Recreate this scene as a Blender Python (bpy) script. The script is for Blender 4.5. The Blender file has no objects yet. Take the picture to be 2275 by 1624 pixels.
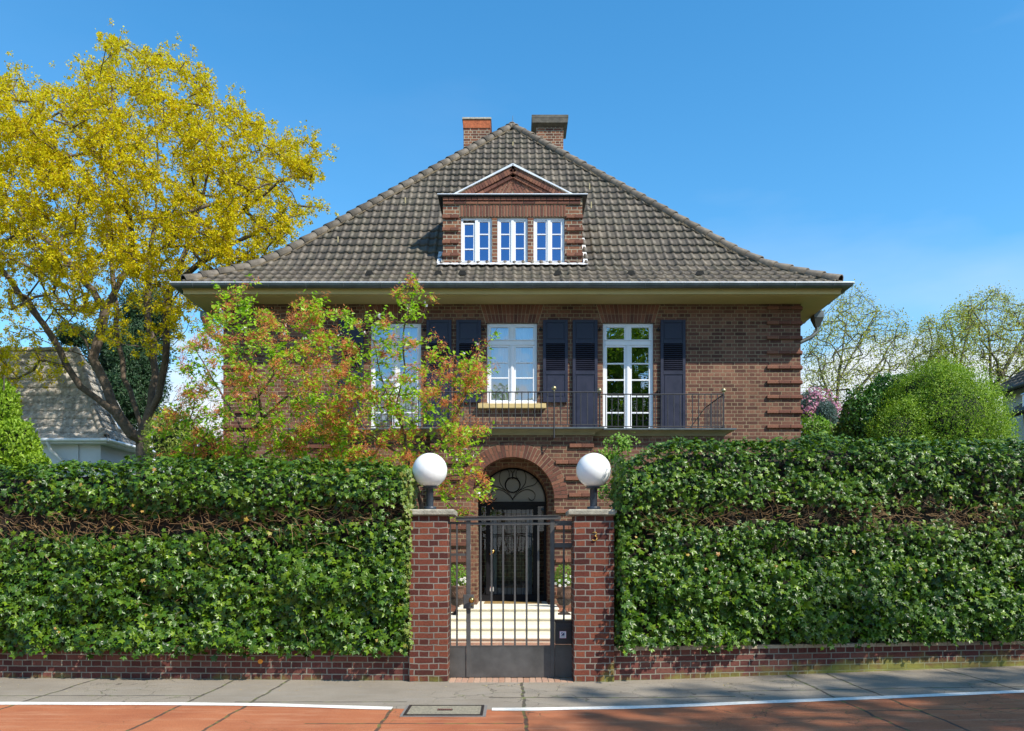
import bpy, math, random
import numpy as np
from mathutils import Vector, Matrix
S = bpy.context.scene
COL = S.collection
F = 1850.0; HZ = 1219.0; CX = 1137.5          # focal length, horizon and centre in survey pixels
# ------------------------------------------------------------------ camera
cam = bpy.data.objects.new('camera', bpy.data.cameras.new('camera'))
COL.objects.link(cam); S.camera = cam
cam.location = (0, -10, 1.6); cam.rotation_euler = (math.radians(90), 0, 0)
cam.data.sensor_width = 36; cam.data.lens = F/2275*36
cam.data.shift_y = (HZ-812)/2275
cam.data.clip_end = 3000
# ------------------------------------------------------------------ light
SUN = Vector((1.22, -1.0, 1.66)).normalized()
EL = math.asin(SUN.z); AZ = math.atan2(SUN.x, SUN.y)
sl = bpy.data.lights.new('sun', 'SUN'); so = bpy.data.objects.new('sun', sl); COL.objects.link(so)
sl.energy = 5.0; sl.angle = math.radians(0.5); sl.color = (1, .94, .83)
so.rotation_euler = SUN.to_track_quat('Z', 'Y').to_euler()
W = bpy.data.worlds.new('World'); S.world = W; W.use_nodes = True
nt = W.node_tree; nt.nodes.clear()
def N(nt, typ, **kw):
    n = nt.nodes.new(typ)
    for k, v in kw.items():
        if k == 'inp':
            for a, b in v.items(): n.inputs[a].default_value = b
        else: setattr(n, k, v)
    return n
def L(nt, a, b): nt.links.new(a, b)
sky = N(nt, 'ShaderNodeTexSky', sky_type='NISHITA', sun_disc=False)
sky.sun_elevation = EL; sky.sun_rotation = AZ; sky.air_density = 1.1; sky.dust_density = .3; sky.ozone_density = 3.5
hs = N(nt, 'ShaderNodeHueSaturation', inp={'Saturation': 1.30, 'Value': 1.9, 'Hue': .4915})
L(nt, sky.outputs[0], hs.inputs['Color'])
tc = N(nt, 'ShaderNodeTexCoord'); sx = N(nt, 'ShaderNodeSeparateXYZ'); L(nt, tc.outputs['Generated'], sx.inputs[0])
mp = N(nt, 'ShaderNodeMapping'); mp.inputs['Scale'].default_value = (2.2, 2.2, 6); L(nt, tc.outputs['Generated'], mp.inputs[0])
no = N(nt, 'ShaderNodeTexNoise', inp={'Scale': 1.6, 'Detail': 7, 'Roughness': .55}); L(nt, mp.outputs[0], no.inputs['Vector'])
# low cumulus bank: cover grows toward the horizon
mr = N(nt, 'ShaderNodeMapRange', inp={1: .12, 2: .34, 3: .42, 4: -.45}); L(nt, sx.outputs['Z'], mr.inputs[0])
ad = N(nt, 'ShaderNodeMath', operation='ADD'); L(nt, no.outputs[0], ad.inputs[0]); L(nt, mr.outputs[0], ad.inputs[1])
cr = N(nt, 'ShaderNodeMapRange', inp={1: .56, 2: .74}); L(nt, ad.outputs[0], cr.inputs[0])
# thin high veil on the right
mp2 = N(nt, 'ShaderNodeMapping'); mp2.inputs['Rotation'].default_value = (0, .6, 0); mp2.inputs['Scale'].default_value = (1.0, 1.4, 3.4); L(nt, tc.outputs['Generated'], mp2.inputs[0])
no2 = N(nt, 'ShaderNodeTexNoise', inp={'Scale': 1.3, 'Detail': 6, 'Roughness': .52}); L(nt, mp2.outputs[0], no2.inputs['Vector'])
vr = N(nt, 'ShaderNodeMapRange', inp={1: .42, 2: .72, 3: 0, 4: .40}); L(nt, no2.outputs[0], vr.inputs[0])
vx = N(nt, 'ShaderNodeMapRange', inp={1: -.15, 2: .45, 3: .12, 4: 1}); L(nt, sx.outputs['X'], vx.inputs[0])
vm = N(nt, 'ShaderNodeMath', operation='MULTIPLY'); L(nt, vr.outputs[0], vm.inputs[0]); L(nt, vx.outputs[0], vm.inputs[1])
mx = N(nt, 'ShaderNodeMath', operation='MAXIMUM'); L(nt, cr.outputs[0], mx.inputs[0]); L(nt, vm.outputs[0], mx.inputs[1])
mixc = N(nt, 'ShaderNodeMixRGB'); mixc.inputs[2].default_value = (7.6, 8.2, 9.0, 1)
L(nt, mx.outputs[0], mixc.inputs[0]); L(nt, hs.outputs[0], mixc.inputs[1])
bg = N(nt, 'ShaderNodeBackground'); bg.inputs['Strength'].default_value = .1
L(nt, mixc.outputs[0], bg.inputs[0]); wo = N(nt, 'ShaderNodeOutputWorld'); L(nt, bg.outputs[0], wo.inputs[0])
S.view_settings.view_transform = 'Standard'; S.view_settings.look = 'None'
S.view_settings.exposure = 0.32; S.view_settings.gamma = 1
S.render.engine = 'CYCLES'; S.cycles.max_bounces = 8; S.cycles.transparent_max_bounces = 16

# ------------------------------------------------------------------ helpers
def P(dx, dy, d):                       # survey pixel + distance -> world point
    return Vector(((dx-CX)*d/F, d-10, 1.6+(HZ-dy)*d/F))
def link(name, me, mat, parent=None):
    o = bpy.data.objects.new(name, me); COL.objects.link(o)
    for m in (mat if isinstance(mat, (list, tuple)) else [mat]): me.materials.append(m)
    if parent is not None:
        o.parent = parent
        o.matrix_parent_inverse = Matrix.Translation(-parent_loc(parent))
    return o
def parent_loc(p):
    v = Vector(p.location)
    if p.parent: v = Vector((0, 0, 0)) + v
    return world_loc(p)
def world_loc(p):
    v = Vector((0, 0, 0))
    bpy_m = p.matrix_basis.translation.copy()
    if p.parent: return (world_mat(p)).translation
    return bpy_m
def world_mat(p):
    m = p.matrix_basis.copy()
    if p.parent: m = world_mat(p.parent) @ p.matrix_parent_inverse @ m
    return m
def tag(o, label=None, cat=None, group=None, kind=None):
    if label: o['label'] = label
    if cat: o['category'] = cat
    if group: o['group'] = group
    if kind: o['kind'] = kind
    return o
def thing(name, loc, label, cat, group=None):
    o = bpy.data.objects.new(name, None); COL.objects.link(o); o.location = loc
    o.empty_display_size = .2
    return tag(o, label, cat, group)

class MB:
    """collects geometry for ONE mesh object"""
    def __init__(s): s.v = []; s.f = []; s.mi = []; s.sm = []
    def face(s, pts, mi=0, sm=False):
        b = len(s.v); s.v += [tuple(p) for p in pts]; s.f.append(tuple(range(b, b+len(pts)))); s.mi.append(mi); s.sm.append(sm)
    def add(s, V, Fs, mi=0, sm=False):
        b = len(s.v); s.v += [tuple(p) for p in V]
        for f in Fs: s.f.append(tuple(b+i for i in f)); s.mi.append(mi); s.sm.append(sm)
    def box(s, x0, x1, y0, y1, z0, z1, mi=0, bev=0.0, M=None):
        if bev > 0:
            b = min(bev, (x1-x0)*.49, (y1-y0)*.49, (z1-z0)*.49)
            V = []; idx = {}
            for i, x in enumerate((x0, x1)):
                for j, y in enumerate((y0, y1)):
                    for k, z in enumerate((z0, z1)):
                        xi = x+(b if i == 0 else -b); yi = y+(b if j == 0 else -b); zi = z+(b if k == 0 else -b)
                        idx[i, j, k] = len(V); V += [(x, yi, zi), (xi, y, zi), (xi, yi, z)]
            g = lambda i, j, k, a: idx[i, j, k]+a
            Fs = []
            for i in (0, 1):
                q = [g(i,0,0,0), g(i,1,0,0), g(i,1,1,0), g(i,0,1,0)]; Fs.append(q if i else q[::-1])
                q = [g(0,i,0,1), g(0,i,1,1), g(1,i,1,1), g(1,i,0,1)]; Fs.append(q if i else q[::-1])
                q = [g(0,0,i,2), g(1,0,i,2), g(1,1,i,2), g(0,1,i,2)]; Fs.append(q if i else q[::-1])
                for j in (0, 1):
                    e = [g(i,j,0,0), g(i,j,1,0), g(i,j,1,1), g(i,j,0,1)]; Fs.append(e if (i ^ j) == 0 else e[::-1])
                    e = [g(i,0,j,0), g(i,0,j,2), g(i,1,j,2), g(i,1,j,0)]; Fs.append(e if (i ^ j) == 0 else e[::-1])
                    e = [g(0,i,j,1), g(1,i,j,1), g(1,i,j,2), g(0,i,j,2)]; Fs.append(e if (i ^ j) == 0 else e[::-1])
                    for k in (0, 1):
                        t = [g(i,j,k,0), g(i,j,k,1), g(i,j,k,2)]; Fs.append(t if (i ^ j ^ k) else t[::-1])
        else:
            V = [(x0,y0,z0),(x1,y0,z0),(x1,y1,z0),(x0,y1,z0),(x0,y0,z1),(x1,y0,z1),(x1,y1,z1),(x0,y1,z1)]
            Fs = [(0,3,2,1),(4,5,6,7),(0,1,5,4),(1,2,6,5),(2,3,7,6),(3,0,4,7)]
        if M is not None: V = [tuple(M @ Vector(p)) for p in V]
        s.add(V, Fs, mi)
    def tube(s, pts, r, n=8, mi=0, caps=True, sm=True):
        pts = [Vector(p) for p in pts]
        rr = r if isinstance(r, (list, tuple)) else [r]*len(pts)
        V = []; ref = None
        for i, p in enumerate(pts):
            t = (pts[min(i+1, len(pts)-1)]-pts[max(i-1, 0)]).normalized()
            if ref is None: ref = Vector((0, 0, 1)) if abs(t.z) < .9 else Vector((1, 0, 0))
            a = t.cross(ref)
            if a.length < 1e-4: a = t.cross(Vector((.3, 1, .2)))
            a.normalize(); b = t.cross(a).normalized(); ref = a.cross(t) if False else ref
            for k in range(n):
                an = 2*math.pi*k/n; V.append(p+(a*math.cos(an)+b*math.sin(an))*rr[i])
        Fs = []
        for i in range(len(pts)-1):
            for k in range(n):
                Fs.append((i*n+k, i*n+(k+1) % n, (i+1)*n+(k+1) % n, (i+1)*n+k))
        s.add(V, Fs, mi, sm)
        if caps: s.face([V[k] for k in range(n)][::-1], mi); s.face([V[(len(pts)-1)*n+k] for k in range(n)], mi)
    def lathe(s, c, prof, n=24, mi=0, sm=True):
        c = Vector(c); V = []
        for r, z in prof:
            for k in range(n):
                a = 2*math.pi*k/n; V.append((c.x+r*math.cos(a), c.y+r*math.sin(a), c.z+z))
        Fs = []
        for i in range(len(prof)-1):
            for k in range(n): Fs.append((i*n+k, i*n+(k+1) % n, (i+1)*n+(k+1) % n, (i+1)*n+k))
        s.add(V, Fs, mi, sm)
        s.face([V[k] for k in range(n)][::-1], mi); s.face([V[(len(prof)-1)*n+k] for k in range(n)], mi)
    def prism(s, poly, y0, y1, mi=0):      # polygon in xz extruded along y
        n = len(poly)
        V = [(x, y0, z) for x, z in poly]+[(x, y1, z) for x, z in poly]
        Fs = [tuple(range(n)), tuple(range(2*n-1, n-1, -1))]+[(i, (i+1) % n, n+(i+1) % n, n+i)[::-1] for i in range(n)]
        s.add(V, Fs, mi)
    def rings(s, x0, x1, y0, y1, levels, mi=0, caps=True, back=True):   # stacked rectangles (z, outward offset)
        V = []
        for z, p in levels:
            yb = y1+(p if back else 0)
            V += [(x0-p, y0-p, z), (x1+p, y0-p, z), (x1+p, yb, z), (x0-p, yb, z)]
        Fs = []
        for i in range(len(levels)-1):
            for k in range(4): Fs.append((i*4+k, i*4+(k+1) % 4, i*4+4+(k+1) % 4, i*4+4+k))
        if caps: Fs += [(3, 2, 1, 0), tuple(len(V)-4+k for k in range(4))]
        s.add(V, Fs, mi)
    def build(s, name, mat, parent=None, shear=None):
        me = bpy.data.meshes.new(name)
        V = s.v
        if shear: V = [shear(*p) for p in V]
        me.from_pydata(V, [], s.f)
        me.polygons.foreach_set('material_index', s.mi); me.polygons.foreach_set('use_smooth', s.sm)
        me.update()
        return link(name, me, mat, parent)

def np_mesh(name, V, T, mat, parent=None, smooth=False, rnd=None, mi=None):
    V = np.asarray(V, dtype=np.float32); T = np.asarray(T, dtype=np.int32); k = T.shape[1]
    me = bpy.data.meshes.new(name)
    me.vertices.add(len(V)); me.vertices.foreach_set('co', V.ravel())
    me.loops.add(T.size); me.loops.foreach_set('vertex_index', T.ravel())
    me.polygons.add(len(T)); me.polygons.foreach_set('loop_start', np.arange(0, T.size, k, dtype=np.int32))
    me.polygons.foreach_set('loop_total', np.full(len(T), k, dtype=np.int32))
    me.polygons.foreach_set('use_smooth', np.full(len(T), smooth))
    if mi is not None: me.polygons.foreach_set('material_index', np.asarray(mi, dtype=np.int32))
    if rnd is not None:
        a = me.attributes.new('rnd', 'FLOAT', 'FACE'); a.data.foreach_set('value', np.asarray(rnd, dtype=np.float32))
    me.update(calc_edges=True); me.validate()
    return link(name, me, mat, parent)

# ------------------------------------------------------------------ materials
MATS = {}
def base_mat(name):
    m = bpy.data.materials.new(name); m.use_nodes = True; nt = m.node_tree
    return m, nt, nt.nodes['Principled BSDF']
def rgb(c): return (c[0], c[1], c[2], 1)
def plain(name, c, rough=.6, metal=0, var=.12, scale=6, bump=.0, spec=.5, bscale=60):
    m, nt, b = base_mat(name)
    b.inputs['Roughness'].default_value = rough; b.inputs['Metallic'].default_value = metal
    b.inputs['Specular IOR Level'].default_value = spec
    t = N(nt, 'ShaderNodeTexCoord')
    no = N(nt, 'ShaderNodeTexNoise', inp={'Scale': scale, 'Detail': 6, 'Roughness': .6}); L(nt, t.outputs['Object'], no.inputs['Vector'])
    r = N(nt, 'ShaderNodeValToRGB'); L(nt, no.outputs[0], r.inputs[0])
    r.color_ramp.elements[0].position = .3; r.color_ramp.elements[1].position = .7
    r.color_ramp.elements[0].color = rgb([x*(1-var) for x in c]); r.color_ramp.elements[1].color = rgb([min(1, x*(1+var)) for x in c])
    L(nt, r.outputs[0], b.inputs['Base Color'])
    rr = N(nt, 'ShaderNodeMapRange', inp={1: .3, 2: .7, 3: max(.02, rough-.08), 4: min(1, rough+.08)}); L(nt, no.outputs[0], rr.inputs[0]); L(nt, rr.outputs[0], b.inputs['Roughness'])
    if bump:
        n2 = N(nt, 'ShaderNodeTexNoise', inp={'Scale': bscale, 'Detail': 4}); L(nt, t.outputs['Object'], n2.inputs['Vector'])
        bp = N(nt, 'ShaderNodeBump', inp={'Strength': bump, 'Distance': .01}); L(nt, n2.outputs[0], bp.inputs['Height']); L(nt, bp.outputs[0], b.inputs['Normal'])
    return m
def brick_mat(name, c1, c2, c3, mortar, row=.0743, width=.235, msize=.010, moss=None, dirt=.35, squash=.5, wobble=.004, white=0.0):
    """English-bond brickwork mapped on the wall's own plane"""
    m, nt, b = base_mat(name)
    b.inputs['Roughness'].default_value = .85; b.inputs['Specular IOR Level'].default_value = .25
    g = N(nt, 'ShaderNodeNewGeometry'); sn = N(nt, 'ShaderNodeSeparateXYZ'); L(nt, g.outputs['True Normal'], sn.inputs[0])
    sp = N(nt, 'ShaderNodeSeparateXYZ'); L(nt, g.outputs['Position'], sp.inputs[0])
    ax = N(nt, 'ShaderNodeMath', operation='ABSOLUTE'); L(nt, sn.outputs['X'], ax.inputs[0])
    gx = N(nt, 'ShaderNodeMath', operation='GREATER_THAN', inp={1: .7}); L(nt, ax.outputs[0], gx.inputs[0])
    mu = N(nt, 'ShaderNodeMix'); L(nt, gx.outputs[0], mu.inputs[0]); L(nt, sp.outputs['X'], mu.inputs[2]); L(nt, sp.outputs['Y'], mu.inputs[3])
    az = N(nt, 'ShaderNodeMath', operation='ABSOLUTE'); L(nt, sn.outputs['Z'], az.inputs[0])
    gz_ = N(nt, 'ShaderNodeMath', operation='GREATER_THAN', inp={1: .7}); L(nt, az.outputs[0], gz_.inputs[0])
    mv = N(nt, 'ShaderNodeMix'); L(nt, gz_.outputs[0], mv.inputs[0]); L(nt, sp.outputs['Z'], mv.inputs[2]); L(nt, sp.outputs['Y'], mv.inputs[3])
    cb = N(nt, 'ShaderNodeCombineXYZ'); L(nt, mu.outputs[0], cb.inputs[0]); L(nt, mv.outputs[0], cb.inputs[1])
    wn = N(nt, 'ShaderNodeTexNoise', inp={'Scale': 9, 'Detail': 3}); L(nt, g.outputs['Position'], wn.inputs['Vector'])
    ws = N(nt, 'ShaderNodeVectorMath', operation='SUBTRACT'); ws.inputs[1].default_value = (.5, .5, .5); L(nt, wn.outputs['Color'], ws.inputs[0])
    wm = N(nt, 'ShaderNodeVectorMath', operation='SCALE', inp={3: wobble*3}); L(nt, ws.outputs[0], wm.inputs[0])
    wa = N(nt, 'ShaderNodeVectorMath', operation='ADD'); L(nt, cb.outputs[0], wa.inputs[0]); L(nt, wm.outputs[0], wa.inputs[1])
    bt = N(nt, 'ShaderNodeTexBrick', offset=.5, offset_frequency=2, squash=squash, squash_frequency=2)
    bt.inputs['Scale'].default_value = 1; bt.inputs['Brick Width'].default_value = width; bt.inputs['Row Height'].default_value = row
    bt.inputs['Mortar Size'].default_value = msize*.55; bt.inputs['Mortar Smooth'].default_value = .25; bt.inputs['Bias'].default_value = 0
    bt.inputs['Color1'].default_value = (0, 0, 0, 1); bt.inputs['Color2'].default_value = (1, 1, 1, 1); bt.inputs['Mortar'].default_value = (.5, .5, .5, 1)
    L(nt, wa.outputs[0], bt.inputs['Vector'])
    cr = N(nt, 'ShaderNodeValToRGB'); L(nt, bt.outputs['Color'], cr.inputs[0]); e = cr.color_ramp.elements
    e[0].position = 0; e[0].color = rgb(c1); e[1].position = 1; e[1].color = rgb(c3)
    x = e.new(.5); x.color = rgb(c2)
    # fine grain on each brick
    gn = N(nt, 'ShaderNodeTexNoise', inp={'Scale': 45, 'Detail': 5, 'Roughness': .7}); L(nt, g.outputs['Position'], gn.inputs['Vector'])
    gr = N(nt, 'ShaderNodeMapRange', inp={1: .3, 2: .7, 3: .72, 4: 1.25}); L(nt, gn.outputs[0], gr.inputs[0])
    mc = N(nt, 'ShaderNodeMixRGB', blend_type='MULTIPLY', inp={0: 1}); L(nt, cr.outputs[0], mc.inputs[1]); L(nt, gr.outputs[0], mc.inputs[2])
    mm = N(nt, 'ShaderNodeMixRGB'); L(nt, bt.outputs['Fac'], mm.inputs[0]); L(nt, mc.outputs[0], mm.inputs[1]); mm.inputs[2].default_value = rgb(mortar)
    # weather stains
    dn = N(nt, 'ShaderNodeTexNoise', inp={'Scale': 1.1, 'Detail': 6, 'Roughness': .65}); L(nt, g.outputs['Position'], dn.inputs['Vector'])
    dr = N(nt, 'ShaderNodeMapRange', inp={1: .3, 2: .65, 3: 1-dirt, 4: 1.08}); L(nt, dn.outputs[0], dr.inputs[0])
    md = N(nt, 'ShaderNodeMixRGB', blend_type='MULTIPLY', inp={0: 1}); L(nt, mm.outputs[0], md.inputs[1]); L(nt, dr.outputs[0], md.inputs[2])
    out = md.outputs[0]
    if white:
        n3 = N(nt, 'ShaderNodeTexNoise', inp={'Scale': 14, 'Detail': 8, 'Roughness': .8}); L(nt, g.outputs['Position'], n3.inputs['Vector'])
        r3 = N(nt, 'ShaderNodeMapRange', inp={1: .60, 2: .72, 3: 0, 4: white}); L(nt, n3.outputs[0], r3.inputs[0])
        m3 = N(nt, 'ShaderNodeMixRGB'); m3.inputs[2].default_value = (.42, .36, .32, 1); L(nt, r3.outputs[0], m3.inputs[0]); L(nt, out, m3.inputs[1]); out = m3.outputs[0]
    if moss:
        n4 = N(nt, 'ShaderNodeTexNoise', inp={'Scale': 2.6, 'Detail': 6, 'Roughness': .7}); L(nt, g.outputs['Position'], n4.inputs['Vector'])
        hz = N(nt, 'ShaderNodeMapRange', inp={1: moss[0], 2: moss[1], 3: .32, 4: -.25}); L(nt, sp.outputs['Z'], hz.inputs[0])
        hx = N(nt, 'ShaderNodeMapRange', inp={1: moss[2], 2: moss[3], 3: -.22, 4: .08}); L(nt, sp.outputs['X'], hx.inputs[0])
        s1 = N(nt, 'ShaderNodeMath', operation='ADD'); L(nt, n4.outputs[0], s1.inputs[0]); L(nt, hz.outputs[0], s1.inputs[1])
        s2 = N(nt, 'ShaderNodeMath', operation='ADD'); L(nt, s1.outputs[0], s2.inputs[0]); L(nt, hx.outputs[0], s2.inputs[1])
        r4 = N(nt, 'ShaderNodeMapRange', inp={1: .55, 2: .8, 3: 0, 4: .75}); L(nt, s2.outputs[0], r4.inputs[0])
        m4 = N(nt, 'ShaderNodeMixRGB'); m4.inputs[2].default_value = (.22, .24, .045, 1); L(nt, r4.outputs[0], m4.inputs[0]); L(nt, out, m4.inputs[1]); out = m4.outputs[0]
    L(nt, out, b.inputs['Base Color'])
    hh = N(nt, 'ShaderNodeMath', operation='MULTIPLY_ADD', inp={1: -1, 2: 1}); L(nt, bt.outputs['Fac'], hh.inputs[0])
    h2 = N(nt, 'ShaderNodeMath', operation='MULTIPLY_ADD', inp={1: .35}); L(nt, gn.outputs[0], h2.inputs[0]); L(nt, hh.outputs[0], h2.inputs[2])
    bp = N(nt, 'ShaderNodeBump', inp={'Strength': .8, 'Distance': .012}); L(nt, h2.outputs[0], bp.inputs['Height']); L(nt, bp.outputs[0], b.inputs['Normal'])
    return m
def island_mat(name, cols, rough=.8, var=.25, scale=40, spec=.3, bump=.4, attr=None):
    m, nt, b = base_mat(name); b.inputs['Roughness'].default_value = rough; b.inputs['Specular IOR Level'].default_value = spec
    g = N(nt, 'ShaderNodeNewGeometry'); src = g.outputs['Random Per Island']
    if attr: a = N(nt, 'ShaderNodeAttribute', attribute_name=attr); src = a.outputs['Fac']
    cr = N(nt, 'ShaderNodeValToRGB'); L(nt, src, cr.inputs[0]); e = cr.color_ramp.elements
    e[0].position = 0; e[0].color = rgb(cols[0]); e[1].position = 1; e[1].color = rgb(cols[-1])
    for i in range(1, len(cols)-1): x = e.new(i/(len(cols)-1)); x.color = rgb(cols[i])
    no = N(nt, 'ShaderNodeTexNoise', inp={'Scale': scale, 'Detail': 6, 'Roughness': .7}); L(nt, g.outputs['Position'], no.inputs['Vector'])
    r = N(nt, 'ShaderNodeMapRange', inp={1: .3, 2: .7, 3: 1-var, 4: 1+var}); L(nt, no.outputs[0], r.inputs[0])
    mm = N(nt, 'ShaderNodeMixRGB', blend_type='MULTIPLY', inp={0: 1}); L(nt, cr.outputs[0], mm.inputs[1]); L(nt, r.outputs[0], mm.inputs[2])
    L(nt, mm.outputs[0], b.inputs['Base Color'])
    if bump:
        bp = N(nt, 'ShaderNodeBump', inp={'Strength': bump, 'Distance': .006}); L(nt, no.outputs[0], bp.inputs['Height']); L(nt, bp.outputs[0], b.inputs['Normal'])
    return m
def leaf_mat(name, cols, rough=.45, trans=.35, spec=.5, tint=(1.1, 1.2, .5)):
    m, nt, b = base_mat(name); b.inputs['Roughness'].default_value = rough; b.inputs['Specular IOR Level'].default_value = spec
    g = N(nt, 'ShaderNodeNewGeometry')
    cr = N(nt, 'ShaderNodeValToRGB'); L(nt, g.outputs['Random Per Island'], cr.inputs[0]); e = cr.color_ramp.elements
    e[0].position = 0; e[0].color = rgb(cols[0]); e[1].position = 1; e[1].color = rgb(cols[-1])
    for i in range(1, len(cols)-1): x = e.new(i/(len(cols)-1)); x.color = rgb(cols[i])
    L(nt, cr.outputs[0], b.inputs['Base Color'])
    tr = N(nt, 'ShaderNodeBsdfTranslucent')
    mt = N(nt, 'ShaderNodeMixRGB', blend_type='MULTIPLY', inp={0: 1}); mt.inputs[2].default_value = rgb(tint); L(nt, cr.outputs[0], mt.inputs[1]); L(nt, mt.outputs[0], tr.inputs[0])
    ms = N(nt, 'ShaderNodeMixShader', inp={0: trans}); L(nt, b.outputs[0], ms.inputs[1]); L(nt, tr.outputs[0], ms.inputs[2])
    L(nt, ms.outputs[0], nt.nodes['Material Output'].inputs[0])
    return m
def glass_mat(name, fac=.3, tint=(.75, .85, 1), rough=.0, wav=.0):
    m, nt, b = base_mat(name); nt.nodes.remove(b)
    gl = N(nt, 'ShaderNodeBsdfGlossy', inp={'Roughness': rough}); gl.inputs['Color'].default_value = rgb(tint)
    tr = N(nt, 'ShaderNodeBsdfTransparent'); tr.inputs[0].default_value = (.8, .86, .85, 1)
    fr = N(nt, 'ShaderNodeFresnel', inp={'IOR': 1.5})
    a = N(nt, 'ShaderNodeMath', operation='ADD', inp={1: fac}, use_clamp=True); L(nt, fr.outputs[0], a.inputs[0])
    ms = N(nt, 'ShaderNodeMixShader'); L(nt, a.outputs[0], ms.inputs[0]); L(nt, tr.outputs[0], ms.inputs[1]); L(nt, gl.outputs[0], ms.inputs[2])
    L(nt, ms.outputs[0], nt.nodes['Material Output'].inputs[0])
    if wav:
        t = N(nt, 'ShaderNodeTexCoord'); no = N(nt, 'ShaderNodeTexNoise', inp={'Scale': 2.2, 'Detail': 2}); L(nt, t.outputs['Object'], no.inputs['Vector'])
        bp = N(nt, 'ShaderNodeBump', inp={'Strength': wav, 'Distance': .02}); L(nt, no.outputs[0], bp.inputs['Height']); L(nt, bp.outputs[0], gl.inputs['Normal'])
    return m

BR = brick_mat('house brick', (.095, .043, .032), (.168, .076, .052), (.245, .120, .076), (.31, .235, .145), msize=.0145, dirt=.28)
BP = brick_mat('pillar brick', (.075, .022, .017), (.16, .042, .027), (.24, .072, .038), (.25, .22, .18), row=.074, width=.235, msize=.0145, white=.35, wobble=.007, moss=(.0, .42, .9, 1.4))
BL = brick_mat('low wall brick', (.085, .030, .026), (.14, .045, .036), (.19, .075, .055), (.27, .25, .20), row=.074, width=.25, msize=.014, moss=(.0, .40, 1.0, 5.0))
BC = brick_mat('chimney brick', (.12, .05, .035), (.21, .085, .052), (.32, .14, .075), (.46, .40, .29), msize=.017)
BO = island_mat('single bricks', [(.10, .042, .031), (.18, .072, .048), (.25, .11, .066), (.135, .055, .038)])
MORT = plain('mortar', (.36, .28, .18), .9, var=.2, scale=20, bump=.5)
TILE = island_mat('roof tiles', [(.070, .058, .042), (.092, .074, .054), (.104, .085, .062), (.118, .096, .070), (.100, .083, .058), (.096, .082, .055), (.15, .122, .088)], rough=.55, var=.32, scale=5, spec=.4, bump=.15, attr='rnd')
HIPT = island_mat('hip tiles', [(.13, .108, .082), (.18, .15, .115), (.115, .095, .072)], rough=.6, var=.4, scale=9, bump=.2)
BED = plain('ridge mortar bed', (.11, .085, .05), .95, var=.5, scale=22, bump=.7)
ZINC = plain('weathered zinc', (.155, .175, .18), .42, .55, var=.22, scale=5)
ZINCL = plain('bright zinc edge', (.80, .82, .84), .45, .3, var=.1, scale=5)
SOF = plain('cream soffit paint', (.60, .47, .20), .6, var=.06, scale=3)
COR = plain('stone cornice paint', (.26, .24, .15), .7, var=.15, scale=5, bump=.2)
WHITE = plain('white window paint', (.82, .83, .85), .35, var=.03, scale=4)
NAVY = plain('navy shutter paint', (.011, .013, .034), .5, var=.2, scale=7)
IRON = plain('grey iron paint', (.055, .053, .056), .5, .3, var=.15, scale=12)
GATEM = plain('gate grey paint', (.088, .084, .080), .48, .25, var=.26, scale=5, bump=.05)
BLACK = plain('black door paint and slat shade', (.008, .008, .011), .55, var=.2, spec=.25)
BRASS = plain('brass', (.70, .42, .12), .22, 1, var=.08)
OLDBR = plain('aged brass', (.42, .36, .20), .38, .8, var=.1)
STONE = plain('grey stone cap', (.36, .33, .26), .85, var=.35, scale=14, bump=.7)
SAND = plain('sandstone sill', (.62, .46, .20), .8, var=.1, scale=12, bump=.3)
STEP = plain('cream limestone', (.78, .73, .60), .8, var=.06, scale=20, bump=.2)
OPAL = plain('opal plastic', (.90, .90, .88), .22, var=.035, scale=9)
DIRON = plain('dark blue iron', (.035, .045, .06), .45, .2, var=.2)
RUST = plain('rusty cast iron', (.055, .042, .036), .5, .5, var=.4, scale=25, bump=.5)
TERRA = plain('brown clay', (.13, .07, .045), .7, var=.3, scale=25, bump=.4)
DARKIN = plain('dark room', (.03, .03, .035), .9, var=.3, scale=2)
CURT = plain('sheer curtain', (.70, .74, .78), .8, var=.08, scale=3)
BARK = island_mat('bark', [(.11, .085, .062), (.16, .12, .085)], rough=.9, var=.45, scale=16, bump=.8)
BARKC = island_mat('cherry bark', [(.10, .055, .04), (.16, .10, .07)], rough=.8, var=.45, scale=24, bump=.6)
BARKB = plain('grey branch bark', (.10, .085, .065), .9, var=.35, scale=9)
RENDER = plain('white render', (.62, .64, .66), .85, var=.05, scale=2, bump=.2)
GLASS = glass_mat('window glass', .30, (.86, .92, 1.0), wav=.25)
GLASSD = glass_mat('dormer glass', .30, (.42, .60, 1.0))
GLASSB = glass_mat('door glass', .015, (.9, .9, .85), wav=.1)

IVY = leaf_mat('ivy leaves', [(.012, .038, .003), (.028, .076, .004), (.064, .148, .007), (.036, .096, .005), (.17, .27, .012), (.042, .108, .005), (.095, .18, .009)], rough=.37, trans=.16, spec=.42)
IVYD = leaf_mat('shaded ivy leaves', [(.010, .036, .010), (.018, .055, .016)], rough=.5, trans=.1)
IVYY = leaf_mat('young ivy leaves', [(.09, .17, .02), (.16, .24, .03), (.24, .22, .05)], rough=.45, trans=.2)
TWIG = island_mat('ivy stems', [(.24, .12, .05), (.45, .30, .15), (.15, .08, .035), (.36, .20, .08)], var=.3, bump=.2)
COREM = plain('dark hedge core', (.020, .014, .008), .95, var=.6, scale=18, bump=.8)
MAPLE = leaf_mat('maple blossom', [(.70, .63, .008), (.88, .79, .012), (.52, .50, .012), (.80, .66, .008), (.46, .28, .014), (.74, .70, .014)], rough=.6, trans=.5, spec=.2, tint=(1, .95, .6))
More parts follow.
